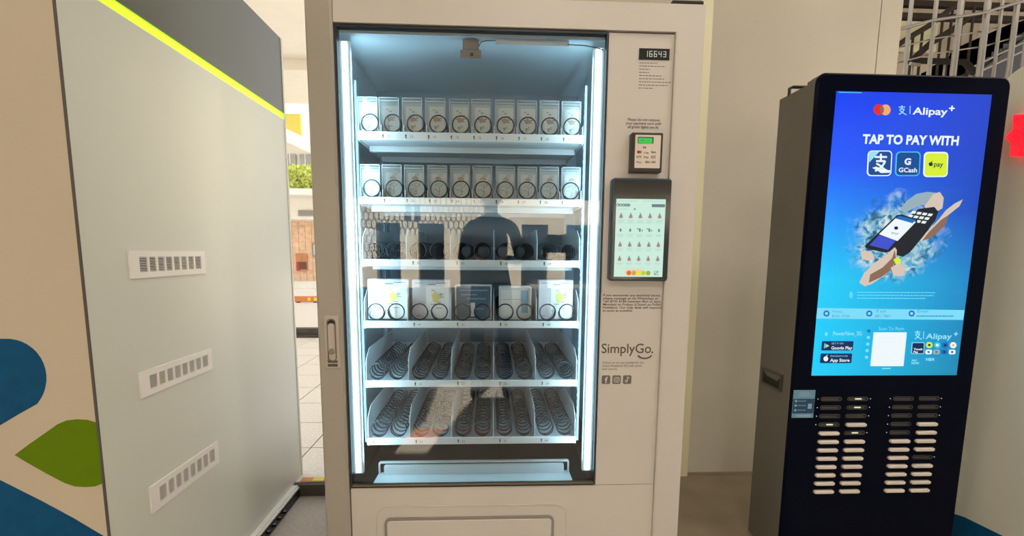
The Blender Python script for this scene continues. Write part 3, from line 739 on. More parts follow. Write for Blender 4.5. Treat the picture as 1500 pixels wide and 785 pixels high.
K([(1374, 322), (1385, 308), (1398, 298), (1410, 292), (1405, 302), (1390, 314), (1382, 330), (1368, 345), (1352, 352), (1348, 348), (1362, 335)], 's_skin', 'hand_shape')
K([(1378, 322), (1390, 314), (1384, 330), (1366, 347), (1350, 353), (1360, 340)], 's_skin_shade', 'hand_shape')
K([(1302, 362), (1330, 318), (1345, 306), (1368, 303), (1374, 310), (1370, 322), (1352, 346), (1332, 370), (1322, 376), (1306, 372)], 's_phone', 'terminal_shape')
for i in range(4): 
    for j in range(3):
        ax = 1336 + i * 8 - j * 4.6; ay = 309 + j * 5.4 + i * 1.2
        K([(ax, ay), (ax + 6, ay + .8), (ax + 3.6, ay + 4.2), (ax - 2.4, ay + 3.4)], 's_white', 'key_shape')
K([(1266, 360), (1313, 315), (1320, 314), (1343, 321), (1343, 325), (1312, 366), (1296, 370), (1268, 364)], 's_phone', 'phone_shape')
K([(1287, 343), (1312, 319), (1341, 325), (1314, 353)], 's_white', 'phone_shape'); K([(1311, 320), (1317, 316), (1341, 322), (1336, 327)], 's_blue2', 'phone_shape'); K([(1273, 359), (1287, 344), (1312, 352), (1300, 366)], 's_violet', 'phone_shape'); K(ell(1312, 334, 3, 2.5), 's_phone'); KT('Pay', 1305, 343, 10, 4, 's_slate')
K([(1258, 414), (1265, 400), (1280, 385), (1296, 374), (1310, 362), (1313, 366), (1312, 380), (1306, 394), (1294, 404), (1276, 416), (1266, 419)], 's_skin', 'hand_shape')
K([(1274, 402), (1292, 392), (1306, 378), (1310, 366), (1312, 380), (1304, 396), (1290, 406), (1272, 414)], 's_skin_shade', 'hand_shape')
K([(1260, 370), (1266, 366), (1276, 370), (1280, 380), (1272, 382), (1262, 380)], 's_skin', 'hand_shape')
K([(1304, 392), (1318, 384), (1326, 394), (1322, 404), (1308, 404)], 's_skin', 'hand_shape'); K([(1308, 380), (1316, 376), (1320, 384), (1312, 388)], 's_yellow', 'hand_shape')
# bottom text block
for i, rad in enumerate((2.5, 4.5, 6.5)): K([(1243 + rad * math.cos(t) * .8, 432 + rad * math.sin(t)) for t in [math.radians(a) for a in (-60, -30, 0, 30, 60)]] + [(1243 + (rad - .9) * math.cos(t) * .8, 432 + (rad - .9) * math.sin(t)) for t in [math.radians(a) for a in (60, 30, 0, -30, -60)]], 's_ice')
lp_ = P(1255, 428, KF)
for i, (wp, xx) in enumerate(((120, 1255), (118, 1255), (105, 1255))):
    a = P(xx, 428 + i * 4.3, KF); lines([wp * .00232], a.x, a.z, .01, .0028, SY - .00003 * LAY[0], 's_pale', 'fine_print', scr, 20 + i)
K([(1196.5, 451), (1412, 454), (1410, 468.5), (1195, 466.5)], 's_pale', 'info_bar')
for px, t1, t2, wd in ((1210, 'WhatsApp', '8161 0160', 30), (1272.5, 'Tel', '6871 7860', 26), (1334.5, 'Email', 'contact@', 60)):
    K(ell(px, 459, 4.6, 4.6, 14), 's_blue2', 'info_icon'); K(ell(px, 459, 2.4, 2.4, 10), 's_pale', 'info_icon')
    KT(t1, px + 8, 457.5, 15, 4, 's_teal')
    if wd < 50: KT(t2, px + 8, 464.5, wd - 4, 4, 's_teal')
    else:
        a = P(px + 7, 462.7, KF); lines([.135], a.x, a.z, .01, .005, SY - .00003 * LAY[0] - .0001, 's_teal', 'fine_print', scr, 31)
KT('Scan To Rent', 1286, 483.5, 37, 5, 's_pale')
K(rrp(1279, 486.5, 1327.5, 536, 1, -.10), 's_white', 'white_square')
K([(1291, 538.5), (1304, 538.5), (1304, 540.2), (1291, 540.2)], 's_pale')
for i in range(5): K(ell(1272 - i * .9, 484.5 + i * 9.6, 2.6, 2.4, 8), 's_pale' if i else 's_blue2', 'info_icon')
K(ell(1209.5, 489, 2.2, 3, 8), 's_pale'); KT('PowerNow_SG', 1219, 491, 42, 7, 's_ice', .01)
K(rrp(1203.5, 499.5, 1249.5, 513, 1.5, -.1), 's_navy', 'store_badge'); K([(1206.5, 502), (1214, 506.3), (1205.8, 510.5)], 's_cyan', 'store_badge'); K([(1210, 504), (1214, 506.3), (1209.5, 508.6)], 's_yellow', 'store_badge')
KT('GET IT ON', 1217, 504, 17, 2.6, 's_ice'); KT('Google Play', 1216.5, 511.5, 30.5, 6.3, 's_white', .02)
K(rrp(1201.5, 517.5, 1247.5, 531.5, 1.5, -.1), 's_navy', 'store_badge'); K(ell(1208.8, 525.2, 3.5, 3.7, 12), 's_white', 'store_badge'); K([(1209, 521), (1211.5, 518.6), (1210.7, 521.3)], 's_white', 'store_badge')
KT('Download on the', 1215.5, 522.2, 25, 2.6, 's_ice'); KT('App Store', 1215, 529.5, 28.5, 6.3, 's_white', .02)
pay_glyph(1343, 490.5, 12, 's_ice'); K([(1351.5, 485), (1352.5, 485), (1352, 496), (1351, 496)], 's_ice'); KT('Alipay', 1355, 496, 38, 10.5, 's_ice', .015); KT('+', 1395, 493, 6, 6, 's_ice', .02)
K(rrp(1334.5, 501, 1353, 518, 2, -.06), 's_ice'); K(rrp(1335.5, 502, 1352.2, 517.2, 1.6, -.06), 's_navy'); KT('Touch\nPay', 1337, 512.5, 13, 8, 's_white', .03)
for i in range(4):
    K(ell(1360 + i * 11.6, 505 + i * .1, 4.8, 4.6, 12), ['s_yellow', 's_cyan', 's_blue2', 's_white'][i]); K(ell(1360 + i * 11.6, 505 + i * .1, 2.2, 1.8, 8), ['s_dark', 's_white', 's_navy', 's_peach'][i])
    K(rrp(1354.5 + i * 11.4, 511.8, 1364 + i * 11.4, 518.5, 2, -.05), ['s_white', 's_grey', 's_blue2', 's_white'][i]); K(ell(1359 + i * 11.4, 515.2, 2, 1.6, 8), ['s_blue2', 's_skin_shade', 's_navy', 's_slate'][i])
KT('PAY\nNOW', 1334, 529, 11.5, 7, 's_ice', .04); KT('VISA', 1353.5, 528, 13, 4.4, 's_ice', .04, shear=.2)
# instruction sticker
yk = KF - .0008
st = ob('instruction_sticker', MB().box(1.001, 1.079, yk, KF, .577, .677), 'pack_blue', kk)
mat('sticker_pale', (.30, .50, .60), .5); mat('sticker_teal', (.12, .38, .42), .5); mat('sticker_navy', (.01, .07, .18), .5)
ob('sticker_band', MB().box(1.002, 1.078, yk - .0004, yk, .593, .646), 'sticker_navy', st)
mb = MB().box(1.020, 1.060, yk - .0006, yk, .662, .665).box(1.016, 1.066, yk - .0006, yk, .655, .658).box(1.026, 1.054, yk - .0006, yk, .669, .671).box(1.018, 1.070, yk - .0006, yk, .581, .587)
for z in (.638, .622, .605):
    mb.disc(1.012, z, .0045, yk - .0008, yk - .0004, 10); 
    for x in (1.020, 1.030, 1.040): mb.box(x, x + .008, yk - .0008, yk - .0004, z - .0012, z + .0012)
mb.box(1.056, 1.070, yk - .0008, yk - .0004, .610, .628)
ob('sticker_print', mb, 'sticker_pale', st)
# slots and power banks
cols = [(1.102, 1.1755), (1.1975, 1.270), (1.3645, 1.436), (1.459, 1.5305)]
filled = [set(range(4, 12)), {3} | set(range(5, 12)), set(range(5, 12)), {3, 4, 5, 6, 8, 9, 10, 11}]
glow = {(0, 3), (1, 0), (1, 1), (1, 4)}
emi('slot_light', (235, 235, 190), 1.0); emi('pin_light', (225, 230, 225), .9)
bank0 = slot0 = None
cn = ['leftmost', 'second', 'third', 'rightmost']
for c, (x0, x1) in enumerate(cols):
    for r in range(12):
        z = .6445 - r * .0310
        dx = Vector((x0 - cols[0][0], 0, -r * .031))
        if slot0 is None:
            slot0 = ob('charging_slot', MB().rring(x0 - .001, x1 + .001, z - .0072, z + .0072, .0072, .0016, KF - .0022, KF + .001, 5), 'slot_metal', kk, at=(x0, KF, z)); s = slot0
            slot_in = ob('slot_mouth', MB().rrect(x0, x1, z - .006, z + .006, .006, KF - .0006, KF, 0, 5), 'slot_dark', slot0)
            slot_fl = ob('slot_flap', MB().rrect(x0 + .004, x1 - .010, z - .0032, z + .0018, .002, KF - .0014, KF, 0, 3), 'slot_metal', slot0)
            has = True
        else:
            s = inst(slot0, kk, slot0.location + dx)
            inst(slot_in, s, slot_in.location)
            if r not in filled[c]: inst(slot_fl, s, slot_fl.location)
        if (c, r) in glow: ob('slot_light', MB().box(x0 + .027, x0 + .050, KF - .0022, KF, z - .0022, z + .0022), 'slot_light', s)
        if r not in filled[c]:
            lx = x0 - .011 if c % 2 == 0 else x1 + .011
            ob('indicator_light', MB().disc(lx, z, .0016, KF - .0012, KF, 8), 'pin_light', s)
        else:
            lab = 'white power bank in the %s kiosk slot column, %s slot from top' % (cn[c], (ordn + ['eleventh', 'lowest'])[r])
            if bank0 is None:
                bank0 = ob('power_bank', MB().rrect(x0 + .0005, x1 - .0005, z - .0062, z + .0062, .006, KF - .012, KF - .0007, .0025, 5), 'bank_white', None, at=(x0, KF, z))
                b = bank0
            else:
                b = bank0.copy(); C.objects.link(b); b.location = Vector((x0, KF, z))
            tag(b, lab, 'power bank', 'power banks in the kiosk slots')

# ================================================================== RIGHT PANEL CABINET AND RED SIGN
XR = 1.76
rc = thing('side_cabinet', 'beige side cabinet with a rounded top corner right of the black kiosk', 'cabinet', (2.2, -.5, 0))
out = [(-1.9, .02), (.09, .02), (.09, 1.70)] + [(.09 - .09 * (1 - math.cos(t)), 1.70 + .09 * math.sin(t)) for t in [math.radians(a) for a in range(15, 91, 15)]] + [(-1.9, 1.83)]
ob('cabinet_body', MB().prism_x(out, XR, 3.0), 'box_side_r' if 'box_side_r' in M else mat('box_side_r', (.78, .80, .74), .5, noise=.03, nscale=2, bump=.1, bscale=300), rc)
q = [PX(a, b, XR) for a, b in ((1396, 752), (1412, 757), (1500, 800), (1390, 800))]
ob('blue_shape', MB().prism_x([(v.y, v.z) for v in q], XR - .0015, XR), 'vinyl_blue', rc)
# red illuminated character
rs = thing('illuminated_sign', 'glowing red sign character at the right edge above the beige side cabinet panel', 'sign', (XR - .02, -.02, 1.55))
mb = MB()
def rs_poly(pts, x0=XR - .022, x1=XR - .002):
    q = [PX(a, b, XR - .02) for a, b in pts]; mb.prism_x([(v.y, v.z) for v in q], x0, x1)
rs_poly([(1485, 168), (1540, 166), (1540, 178), (1484, 179)]); rs_poly([(1486, 172), (1497, 172), (1494, 228), (1480, 229)]); rs_poly([(1473, 201), (1484, 190), (1540, 192), (1540, 205), (1484, 212)])
rs_poly([(1500, 172), (1540, 172), (1540, 234), (1497, 229)])
ob('sign_character', mb, 'sign_red', rs)

# ================================================================== STAIRS behind the wall
ys = 3.0
def S(px, py, y=ys): return P(px, py, y)
sw = struct('wall_right', MB().box(2.2, 12, 6.0, 6.2, 0, 8), 'stair_wall')
for px in range(1300, 1520, 13):
    a = P(px, 50, 5.98); ob('wall_panel', MB().box(a.x, a.x + .14, 5.96, 6.0, 0, 8), 'stair_wall', sw)
a, b = P(1302, 22, 5.9), P(1372, 62, 5.9)
yp = thing('wall_board', 'pale yellow board behind the stair railings', 'board', (a.x, 5.9, 2.9))
ob('board', MB().box(a.x - .3, b.x, 5.90, 5.95, P(1300, 75, 5.9).z, P(1300, 22, 5.9).z), 'stair_wall_yellow', yp)
bmz = thing('overhead_beams', 'two dark horizontal beams high behind the stairs', 'beam', (6, 5, 4))
for py in (2, 21):
    a, b = P(1290, py, 5.0), P(1520, py + 6, 5.0); ob('beam', MB().box(a.x - .5, b.x + .5, 5.0, 5.08, a.z - .035, a.z + .035), 'rail_dark', bmz)
# dark flight of steps, rising to the right
fl_ = thing('staircase', 'dark open staircase rising to the right above the kiosk', 'staircase', (4.8, 3.6, 0))
pa, pb = P(1415, 100, 3.6), P(1500, 40, 3.6)
nst = 7; dx_ = (pb.x - pa.x) / 5; dz_ = (pb.z - pa.z) / 5
for i in range(-3, nst + 2):
    x = pa.x + i * dx_; z = pa.z + i * dz_
    ob('step', MB().box(x, x + dx_ + .02, 3.6, 4.7, z - .05, z).box(x, x + .03, 3.6, 4.7, z - dz_, z), 'stair_dark', fl_)
q0 = (pa.x - 3.2 * dx_, pa.z - 3.4 * dz_); q1 = (pa.x + (nst + 2) * dx_, pa.z + (nst + 2 - .2) * dz_)
ob('stringer', MB().prism([(q0[0], q0[1] - .7), (q1[0], q1[1] - .7), (q1[0], q1[1] - .1), (q0[0], q0[1] - .1)], 3.56, 3.62), 'stair_dark', fl_)
def rail(name, label, pts, y, r, m, cat='railing', grp='railings over the stairs', extra=None):
    q = [P(a, b, y) for a, b in pts]
    t = thing(name, label, cat, (q[0].x, y, 0), grp)
    ob('handrail', MB().tube(q, r, 8), m, t)
    if extra: extra(t)
    return t
def posts(pxs, ytop, ybot, y, r, m):
    def f(t):
        for px in pxs:
            a = P(px, (ytop(px) if callable(ytop) else ytop), y)
            b = P(px, ybot, y); ob('post', MB().tube([(a.x, y, a.z), (a.x, y, b.z)], r, 8), m, t)
    return f
rail('stair_railing', 'dark diagonal handrail with thin posts behind the steel bars', [(1280, 92), (1299, 77), (1330, 56), (1362, 37), (1402, 6), (1420, -8)], 3.4, .028, 'rail_dark',
     extra=posts([1310, 1338, 1352, 1382, 1396, 1412, 1428], lambda px: max(4, 77 - (px - 1299) * .70), 115, 3.42, .012, 'rail_dark'))
rail('stair_railing', 'lower dark sloping handrail behind the steel bars', [(1333, 92), (1345, 80), (1365, 62), (1398, 42), (1420, 25), (1437, 21)], 3.8, .034, 'rail_dark')
rail('stair_railing', 'dark looped handrail end just above the black kiosk', [(1334, 90), (1350, 89), (1385, 90), (1413, 91), (1420, 98), (1428, 108)], 2.6, .026, 'rail_dark',
     extra=lambda t: (ob('end_cap', MB().tube([P(1333, 93, 2.58), P(1347, 95, 2.58)], .014, 8), 'steel', t), posts([1337, 1364, 1384], 94, 556, 2.62, .009, 'steel')(t)))
def bars(t):
    for px, wd in ((1330, .022), (1366, .022), (1402, .032), (1441, .034), (1462, .018), (1484, .028), (1504, .024)):
        a = P(px, 55, 2.4)
        ob('steel_bar', MB().tube([(a.x, 2.4, 3.3), (a.x, 2.4, .0)], wd * .72, 10), 'steel', t)
    for dy in (26, 48):
        q = [P(a, b + dy, 2.42) for a, b in ((1294, 50), (1330, 40), (1365, 31), (1440, 20), (1510, 0))]; ob('wire', MB().tube(q, .006, 6), 'steel', t)
rail('stair_balustrade', 'brushed steel balustrade of tall bars in front of the stairs', [(1294, 48), (1330, 40), (1365, 30), (1440, 19), (1510, -2)], 2.38, .012, 'steel', extra=bars)
rail('stair_railing', 'thin steel handrails following the dark steps at the right edge', [(1420, 112), (1470, 88), (1520, 64)], 3.3, .012, 'steel',
     extra=lambda t: (ob('handrail', MB().tube([P(1425, 98, 3.3), P(1470, 76, 3.3), P(1520, 52, 3.3)], .010, 8), 'steel', t)))

# ================================================================== VIEW THROUGH THE LEFT GAP
bd = thing('far_building', 'cream building with a balcony and tan tiled ground floor seen through the left gap', 'building', (-5, 9.2, 0))
yF = 9.0
def gz(py): return P(440, py, yF).z
mb = MB().box(-9, -1.5, yF + .1, yF + 1.5, .1, gz(345) + .4); ob('tiled_wall', mb, 'tile_tan', bd)
mb = MB()
for i in range(16):
    for j in range(8): mb.box(-5.2 + i * .14 + .004, -5.2 + (i + 1) * .14 - .004, yF + .085, yF + .1, gz(412) + j * .17 + .004, gz(412) + (j + 1) * .17 - .004)
ob('wall_tiles', mb, 'tile_tan', bd)['kind'] = 'stuff'
ob('lower_band', MB().box(-9, -1.5, yF - .05, yF + .1, .1, gz(412)), 'render_cream', bd)
ob('canopy_beam', MB().prism_x([(yF - .6, gz(325) + .02), (yF - .6, gz(283) - .12), (yF + .3, gz(283) - .12), (yF + .3, gz(325) + .02)], -9, -1.5), 'render_cream', bd)
a, b = P(437, 307, yF - .62), P(470, 314, yF - .62)
ob('louvre', MB().box(a.x, b.x + .6, yF - .64, yF - .59, b.z - .03, a.z - .01), 'frame_grey', bd)
ob('balcony_parapet', MB().box(-9, -1.5, yF - .55, yF - .45, gz(290), gz(252) - .08), 'render_cream', bd)
ob('upper_wall', MB().box(-9, -1.5, yF + .9, yF + 1.2, gz(290), 8), 'render_cream', bd)
ob('upper_fascia', MB().prism([(-9, gz(180)), (-4.55, gz(203)), (-1.5, gz(300)), (-1.5, 7), (-9, 7)], yF - .6, yF - .3), 'render_cream', bd)
for i in range(5):
    x = -4.75 + i * .34
    wf = ob('window', MB().box(x, x + .25, yF + .84, yF + .9, gz(262), gz(214)), 'window_grey', bd)
    ob('mullion', MB().box(x + .115, x + .135, yF + .82, yF + .84, gz(262), gz(214)), 'render_cream', wf)
# hedge in the balcony planter
hg = thing('hedge', 'bright green clipped hedge on the balcony of the far building', 'hedge', (-4, yF - .5, gz(283)))
def foliage(n, x0, x1, ya, yb_, z0, z1, s, seed):
    r = random.Random(seed); mb = MB()
    for i in range(n):
        c = Vector((r.uniform(x0, x1), r.uniform(ya, yb_), r.uniform(z0, z1))); u = Vector((r.gauss(0, 1), r.gauss(0, 1), r.gauss(0, 1))).normalized(); v = u.orthogonal().normalized(); k = s * r.uniform(.6, 1.3)
        mb.add([c - u * k, c + v * k * .5, c + u * k, c - v * k * .5], [(0, 1, 2, 3)])
    return mb
ob('foliage', foliage(1600, -4.9, -3.3, yF - 1.0, yF - .65, gz(284), gz(253), .035, 1), 'leaf', hg)
ob('foliage', foliage(1400, -4.9, -3.3, yF - 1.0, yF - .65, gz(283), gz(256), .035, 2), 'leaf_pale', hg)
ob('planter', MB().box(-9, -1.5, yF - 1.05, yF - .61, gz(285) - .12, gz(285)), 'render_cream', hg)
# yellow sign
a, b = P(417, 167, 5.7), P(442, 200, 5.7)
sgt = thing('yellow_sign', 'x', 'sign', (a.x, 5.7, b.z))
sg = ob('sign_board', MB().prism([(a.x - .3, P(415, 186, 5.7).z), (a.x, P(418, 188, 5.7).z), (b.x, P(440, 199, 5.7).z), (b.x, a.z), (a.x - .3, a.z)], 5.68, 5.74), 'yellow_sign', sgt)
ob('hanging_rod', MB().box(a.x - .05, a.x, 5.69, 5.72, a.z, 3.31), 'steel', sgt)
tag(sgt, 'bright yellow hanging sign seen through the left gap just under the ceiling', 'sign')
# poster and framed notice on the tiled wall
po = thing('wall_poster', 'small red and brown poster on the tan tiled wall in the left gap', 'poster', (P(440, 384, yF).x, yF, gz(395)))
a, b = P(433, 371, yF + .07), P(451, 397, yF + .07)
ob('poster_frame', MB().box(a.x, b.x, yF + .06, yF + .085, b.z, a.z), 'terracotta', po)
ob('poster_print', MB().box(a.x + .01, a.x + .08, yF + .055, yF + .06, b.z, b.z + .2), 'poster_red', po)
ob('poster_print', MB().box(a.x + .06, b.x - .02, yF + .05, yF + .06, b.z + .04, b.z + .2), 'poster_brown', po)
fn = thing('framed_notice', 'grey framed notice on the tiled wall beside the vending machine edge', 'notice', (P(460, 366, yF).x, yF, gz(376)))
a, b = P(457, 356, yF + .07), P(470, 376, yF + .07)
ob('frame', MB().rring(a.x, b.x, b.z, a.z, .003, .03, yF + .05, yF + .08), 'frame_grey', fn); ob('sheet', MB().box(a.x + .02, b.x - .02, yF + .06, yF + .07, b.z + .02, a.z - .02), 'render_cream', fn)
# low steps with an orange and yellow strip
ss = thing('entrance_steps', 'pale low steps below the far tiled wall in the left gap', 'steps', (-4, 8.4, .17))
for i, (yy, z1) in enumerate(((8.0, .27), (8.4, .37), (8.7, .50))): ob('step', MB().box(-9, -1.5, yy, yF - .06, .17, z1), 'render_cream', ss)
a, b = P(431, 434, 7.6), P(468, 442, 7.6)
tp = thing('hazard_barrier', 'low orange and yellow barrier lying before the far steps', 'barrier', (a.x, 7.6, .17))
ob('orange_board', MB().box(a.x, b.x, 7.58, 7.64, b.z, a.z), 'orange_tape', tp); 
for k in (.55, .8): ob('yellow_patch', MB().box(a.x + (b.x - a.x) * k, a.x + (b.x - a.x) * (k + .12), 7.57, 7.58, b.z + .02, a.z - .02), 'yellow_tape', tp)
ob('foot', MB().box(a.x + .05, a.x + .1, 7.56, 7.66, .17, b.z), 'rail_dark', tp); ob('foot', MB().box(b.x - .1, b.x - .05, 7.56, 7.66, .17, b.z), 'rail_dark', tp)
# warning tape on the edge of the raised floor
wt = thing('warning_tape', 'orange and yellow warning tape on the raised floor edge between cabinet and machine', 'tape', (-.85, .57, .06))
ob('tape_strip', MB().box(-.955, -.67, .562, .60, .0602, .0612), 'orange_tape', wt)
ob('yellow_patch', MB().prism_x([(.563, .0613), (.597, .0613), (.597, .0618), (.563, .0618)], -.90, -.85), 'yellow_tape', wt)

# ================================================================== BEHIND THE CAMERA (mirrored in the glass)
fa = thing('arcade_facade', 'sunlit cream facade with arches across the street, mirrored in the machine glass', 'building', (0, -14.5, 0))
yR = -14.0
def arch_wall(mb, x0, x1, z1, ax, aw, az, y0_, y1_):
    pts = [(x0, 0), (ax - aw, 0), (ax - aw, az)] + [(ax - aw * math.cos(t), az + aw * math.sin(t)) for t in [PI * i / 12 for i in range(1, 12)]] + [(ax + aw, az), (ax + aw, 0), (x1, 0), (x1, z1), (x0, z1)]
    n = len(pts)
    for i in range(n):  # sides
        j = (i + 1) % n; mb.add([(pts[i][0], y0_, pts[i][1]), (pts[j][0], y0_, pts[j][1]), (pts[j][0], y1_, pts[j][1]), (pts[i][0], y1_, pts[i][1])], [(0, 1, 2, 3)])
    half = n // 2
    top = pts[2:-4]
    # face built of quads to the lintel line
    for yy in (y0_, y1_):
        mb.add([(x0, yy, 0), (ax - aw, yy, 0), (ax - aw, yy, z1), (x0, yy, z1)], [(0, 1, 2, 3)]); mb.add([(ax + aw, yy, 0), (x1, yy, 0), (x1, yy, z1), (ax + aw, yy, z1)], [(0, 1, 2, 3)])
        ap = [(ax - aw * math.cos(t), az + aw * math.sin(t)) for t in [PI * i / 12 for i in range(13)]]
        for i in range(12): mb.add([(ap[i][0], yy, ap[i][1]), (ap[i + 1][0], yy, ap[i + 1][1]), (ap[i + 1][0], yy, z1), (ap[i][0], yy, z1)], [(0, 1, 2, 3)])
def RX(px, D=15.6): return (px - 722) / 701 * D - .055
mb = MB(); arch_wall(mb, RX(655), RX(730), 8, RX(700), .50, 1.55, yR, yR - .4)
mb.box(-14, RX(655), yR - .4, yR, 2.05, 8).box(RX(730), 14, yR - .4, yR, 2.05, 8)
for p0_, p1_ in ((380, 440), (480, 558), (592, 618), (730, 767), (806, 832), (900, 940)): mb.box(RX(p0_), RX(p1_), yR - .4, yR, 0, 2.05)
ob('arched_wall', mb, 'facade', fa)
for px in (600, 613):
    for z in (2.12, 2.42): ob('window', MB().box(RX(px), RX(px + 8), yR - .01, yR + .02, z, z + .22), 'facade_dark', fa)
ob('interior', MB().box(-12, 12, yR - 2.2, yR - 2, 0, 6), 'facade_dark', fa)
struct('ground', MB().box(-30, 30, -60, -14, -.35, -.01), 'floor_front')
for x in (.8, 2.35)[:0]:
    t = thing('pillar', 'cream square pillar behind the camera, %s of the two mirrored at the right of the glass' % ('left' if x < 2 else 'right'), 'pillar', (x, -10.6, 0), 'pillars mirrored in the glass')
    ob('shaft', MB().box(x - .28, x + .28, -11.0, -10.4, 0, 2.42), 'facade', t); ob('cap', MB().box(x - .36, x + .36, -11.08, -10.32, 2.22, 2.42), 'facade', t)
ssn = thing('shop_sign', 'dark shop sign with white letters mirrored at the right of the glass', 'sign', (2.0, -9.0, 1.1))
sgb = ob('sign_board', MB().box(1.2, 2.5, -9.2, -9.1, 1.15, 1.55), 'facade_dark', ssn)
cu = bpy.data.curves.new('t', 'FONT'); cu.body = 'STARBUCKS'; cu.size = .2; cu.align_x = 'CENTER'; cu.offset = .004
tt = bpy.data.objects.new('t', cu); C.objects.link(tt); dg = bpy.context.evaluated_depsgraph_get(); dg.update(); me = bpy.data.meshes.new_from_object(tt.evaluated_get(dg)); bpy.data.objects.remove(tt)
for v in me.vertices: v.co = Vector((1.85 - v.co.x * .8, -9.095, 1.28 + v.co.y)) - wloc(ssn)
me.materials.clear(); me.materials.append(M['mesh_white']); lo = bpy.data.objects.new('sign_lettering', me); C.objects.link(lo); lo.parent = ssn
# hexagonal wire screen
hx = MB(); s = .09
for i in range(29):
    for j in range(12):
        cx = -2.60 + i * s * 1.0; cz = .95 + j * s * 1.5 + 0
        cxx = cx + (s / 2 if j % 2 else 0)
        if cxx > -1.9 and cz < 1.42: continue
        for (dx0, dz0, dx1, dz1) in ((0, s, s / 2, s * .5), (0, s, -s / 2, s * .5), (s / 2, s * .5, s / 2, -s * .5)):
            a0 = Vector((cxx + dx0, -7.0, cz + dz0)); a1 = Vector((cxx + dx1, -7.0, cz + dz1)); n_ = Vector((-(a1.z - a0.z), 0, a1.x - a0.x)).normalized() * .008
            hx.add([a0 - n_, a0 + n_, a1 + n_, a1 - n_], [(0, 1, 2, 3)])
wsn = thing('wire_screen', 'pale hexagonal wire screen behind the camera, mirrored at the left of the glass', 'screen', (-1.2, -7, 0))
ob('wire_mesh', hx, 'frame_grey', wsn); ob('screen_frame', MB().box(-2.66, -.02, -7.02, -6.98, 2.50, 2.55), 'frame_grey', wsn)
for x in (-2.66, -.05): ob('post', MB().box(x, x + .04, -7.03, -6.97, 0, 2.5), 'frame_grey', wsn)
struct('trim_5', MB().box(-.95, .08, -1.32, -1.18, 0, .02), 'terracotta')
# ---- the photographer (behind the camera, seen only as a reflection)
pe = thing('person', 'person in dark clothes holding up a phone, mirrored in the glass', 'person', (-.05, -2.05, 0))
def skin_obj(name, verts, edges, radii, m, parent, sub=2, root=0):
    base = wloc(parent); me = bpy.data.meshes.new(name); me.from_pydata([tuple(Vector(v) - base) for v in verts], edges, [])
    me.materials.append(M[m]); o = bpy.data.objects.new(name, me); C.objects.link(o); o.parent = parent
    o.modifiers.new('skin', 'SKIN'); 
    for i, r in enumerate(radii):
        sv = me.skin_vertices[0].data[i]; sv.radius = (r if isinstance(r, tuple) else (r, r)); sv.use_root = (i == root)
    ss_ = o.modifiers.new('sub', 'SUBSURF'); ss_.levels = sub; ss_.render_levels = sub
    for md in o.modifiers:
        if md.type == 'SKIN': md.use_smooth_shade = True
    return o
bx0, by0 = -.05, -2.05
V = [(bx0, by0, .92), (bx0, by0, 1.08), (bx0, by0 - .01, 1.26), (bx0, by0, 1.36), (bx0, by0 + .01, 1.44),
     (bx0 - .09, by0, .86), (bx0 - .11, by0 + .01, .48), (bx0 - .12, by0 - .02, .09), (bx0 - .13, by0 + .12, .04),
     (bx0 + .09, by0, .86), (bx0 + .11, by0 + .01, .48), (bx0 + .12, by0 - .02, .09), (bx0 + .13, by0 + .12, .04),
     (bx0 - .17, by0, 1.33), (bx0 - .22, by0 + .06, 1.08), (bx0 - .10, by0 + .27, 1.10),
     (bx0 + .17, by0, 1.33), (bx0 + .22, by0 + .06, 1.08), (bx0 + .10, by0 + .27, 1.10)]
Ed = [(0, 1), (1, 2), (2, 3), (3, 4), (0, 5), (5, 6), (6, 7), (7, 8), (0, 9), (9, 10), (10, 11), (11, 12), (3, 13), (13, 14), (14, 15), (3, 16), (16, 17), (17, 18)]
Rr = [(.14, .11), (.12, .095), (.15, .11), (.10, .08), .05, .085, .06, .04, .035, .085, .06, .04, .035, .055, .04, .028, .055, .04, .028]
skin_obj('body', V, Ed, Rr, 'cloth_dark', pe)
hc = Vector((bx0, by0 + .02, 1.56)); mb = MB()
def blob(mb, c, rx, ry, rz, n=14, m_=9, f=None):
    vs = []; fs = []
    for i in range(m_ + 1):
        ph = PI * i / m_
        for j in range(n):
            th = 2 * PI * j / n; v = Vector((rx * math.sin(ph) * math.cos(th), ry * math.sin(ph) * math.sin(th), rz * math.cos(ph)))
            if f: v = f(v)
            vs.append(c + v)
    for i in range(m_):
        for j in range(n): fs.append((i * n + j, (i + 1) * n + j, (i + 1) * n + (j + 1) % n, i * n + (j + 1) % n))
    mb.add(vs, fs)
blob(mb, hc, .072, .092, .112, 18, 12, lambda v: Vector((v.x * (1 - .28 * max(0, -v.z / .112)), v.y, v.z)))
mb.tube([(bx0, by0 + .01, 1.42), (bx0, by0 + .015, 1.50)], [.052, .048], 12)
hd = ob('head', mb, 'skin', pe, smooth=True)
mb = MB(); mb.prism([(bx0 - .012, 1.535), (bx0 + .012, 1.535), (bx0 + .004, 1.575), (bx0 - .004, 1.575)], by0 + .10, by0 + .132); ob('nose', mb, 'skin', hd)
mb = MB(); blob(mb, hc + Vector((0, -.014, .020)), .080, .092, .108, 16, 10); ob('hair', mb, 'hair', hd, smooth=True)
mb = MB(); [blob(mb, hc + Vector((sx * .028, .082, .002)), .011, .008, .006, 8, 6) for sx in (-1, 1)]; ob('eyes', mb, 'hair', hd)
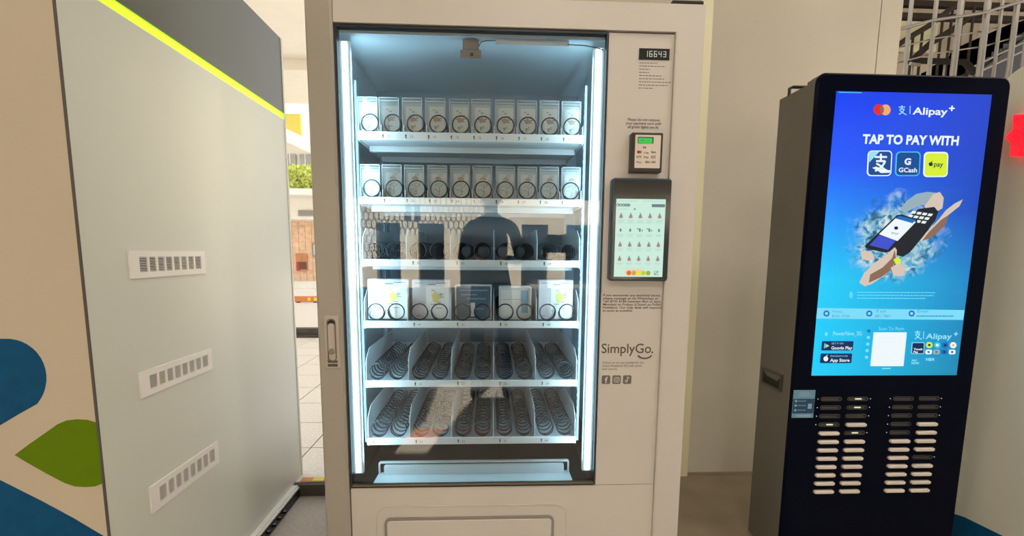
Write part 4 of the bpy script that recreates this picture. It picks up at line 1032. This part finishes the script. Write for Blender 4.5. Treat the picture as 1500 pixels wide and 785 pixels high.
mb = MB(); blob(mb, hc + Vector((0, .078, -.058)), .022, .010, .006, 8, 6); ob('mouth', mb, 'poster_brown', hd)
mb = MB(); [blob(mb, hc + Vector((sx * .074, 0, -.005)), .010, .020, .030, 8, 6) for sx in (-1, 1)]; ob('ears', mb, 'skin', hd)
for sx in (-1, 1):
    wv = Vector((bx0 + sx * .10, by0 + .27, 1.10)); pv = Vector((bx0 + sx * .082, by0 + .34, 1.125))
    vs = [wv, pv]; es = [(0, 1)]; rs_ = [.022, (.030, .016)]
    for fi in range(4):
        z = 1.100 + fi * .019; i0 = len(vs)
        vs += [Vector((bx0 + sx * .074, by0 + .372, z)), Vector((bx0 + sx * .066, by0 + .385, z)), Vector((bx0 + sx * .050, by0 + .376, z))]
        es += [(1, i0), (i0, i0 + 1), (i0 + 1, i0 + 2)]; rs_ += [.0095, .0085, .007]
    i0 = len(vs); vs += [Vector((bx0 + sx * .066, by0 + .345, 1.16)), Vector((bx0 + sx * .050, by0 + .350, 1.172))]; es += [(1, i0), (i0, i0 + 1)]; rs_ += [.011, .009]
    skin_obj('hand', vs, es, rs_, 'skin', pe, 1)
ph = ob('phone', MB().rrect(-.125, .025, 1.105, 1.180, .010, -1.690, -1.680, .001), 'black_plastic', at=(-.05, -1.685, 1.14))
tag(ph, 'black phone held up by the person mirrored in the glass', 'phone')

# ================================================================== CEILING LIGHTS (fixtures with lamps)
emi('lamp_panel', (255, 240, 215), 5.0)
for i, (x, y) in enumerate(((.3, -2.5), (1.7, -1.0), (-3.2, -2.4))):
    t = thing('ceiling_light', ['square flat ceiling light before the vending machine', 'square flat ceiling light before the kiosk', 'square flat ceiling light before the left cabinet'][i], 'light', (x, y, 3.3), 'flat ceiling lights')
    ob('frame', MB().box(x - .32, x + .32, y - .32, y + .32, 3.27, 3.30), 'vent_white', t)
    ob('diffuser', MB().box(x - .29, x + .29, y - .29, y + .29, 3.262, 3.27), 'lamp_panel', t)
    area('lamp', (x, y, 3.255), .56, LAMP_W, (1, .94, .87))
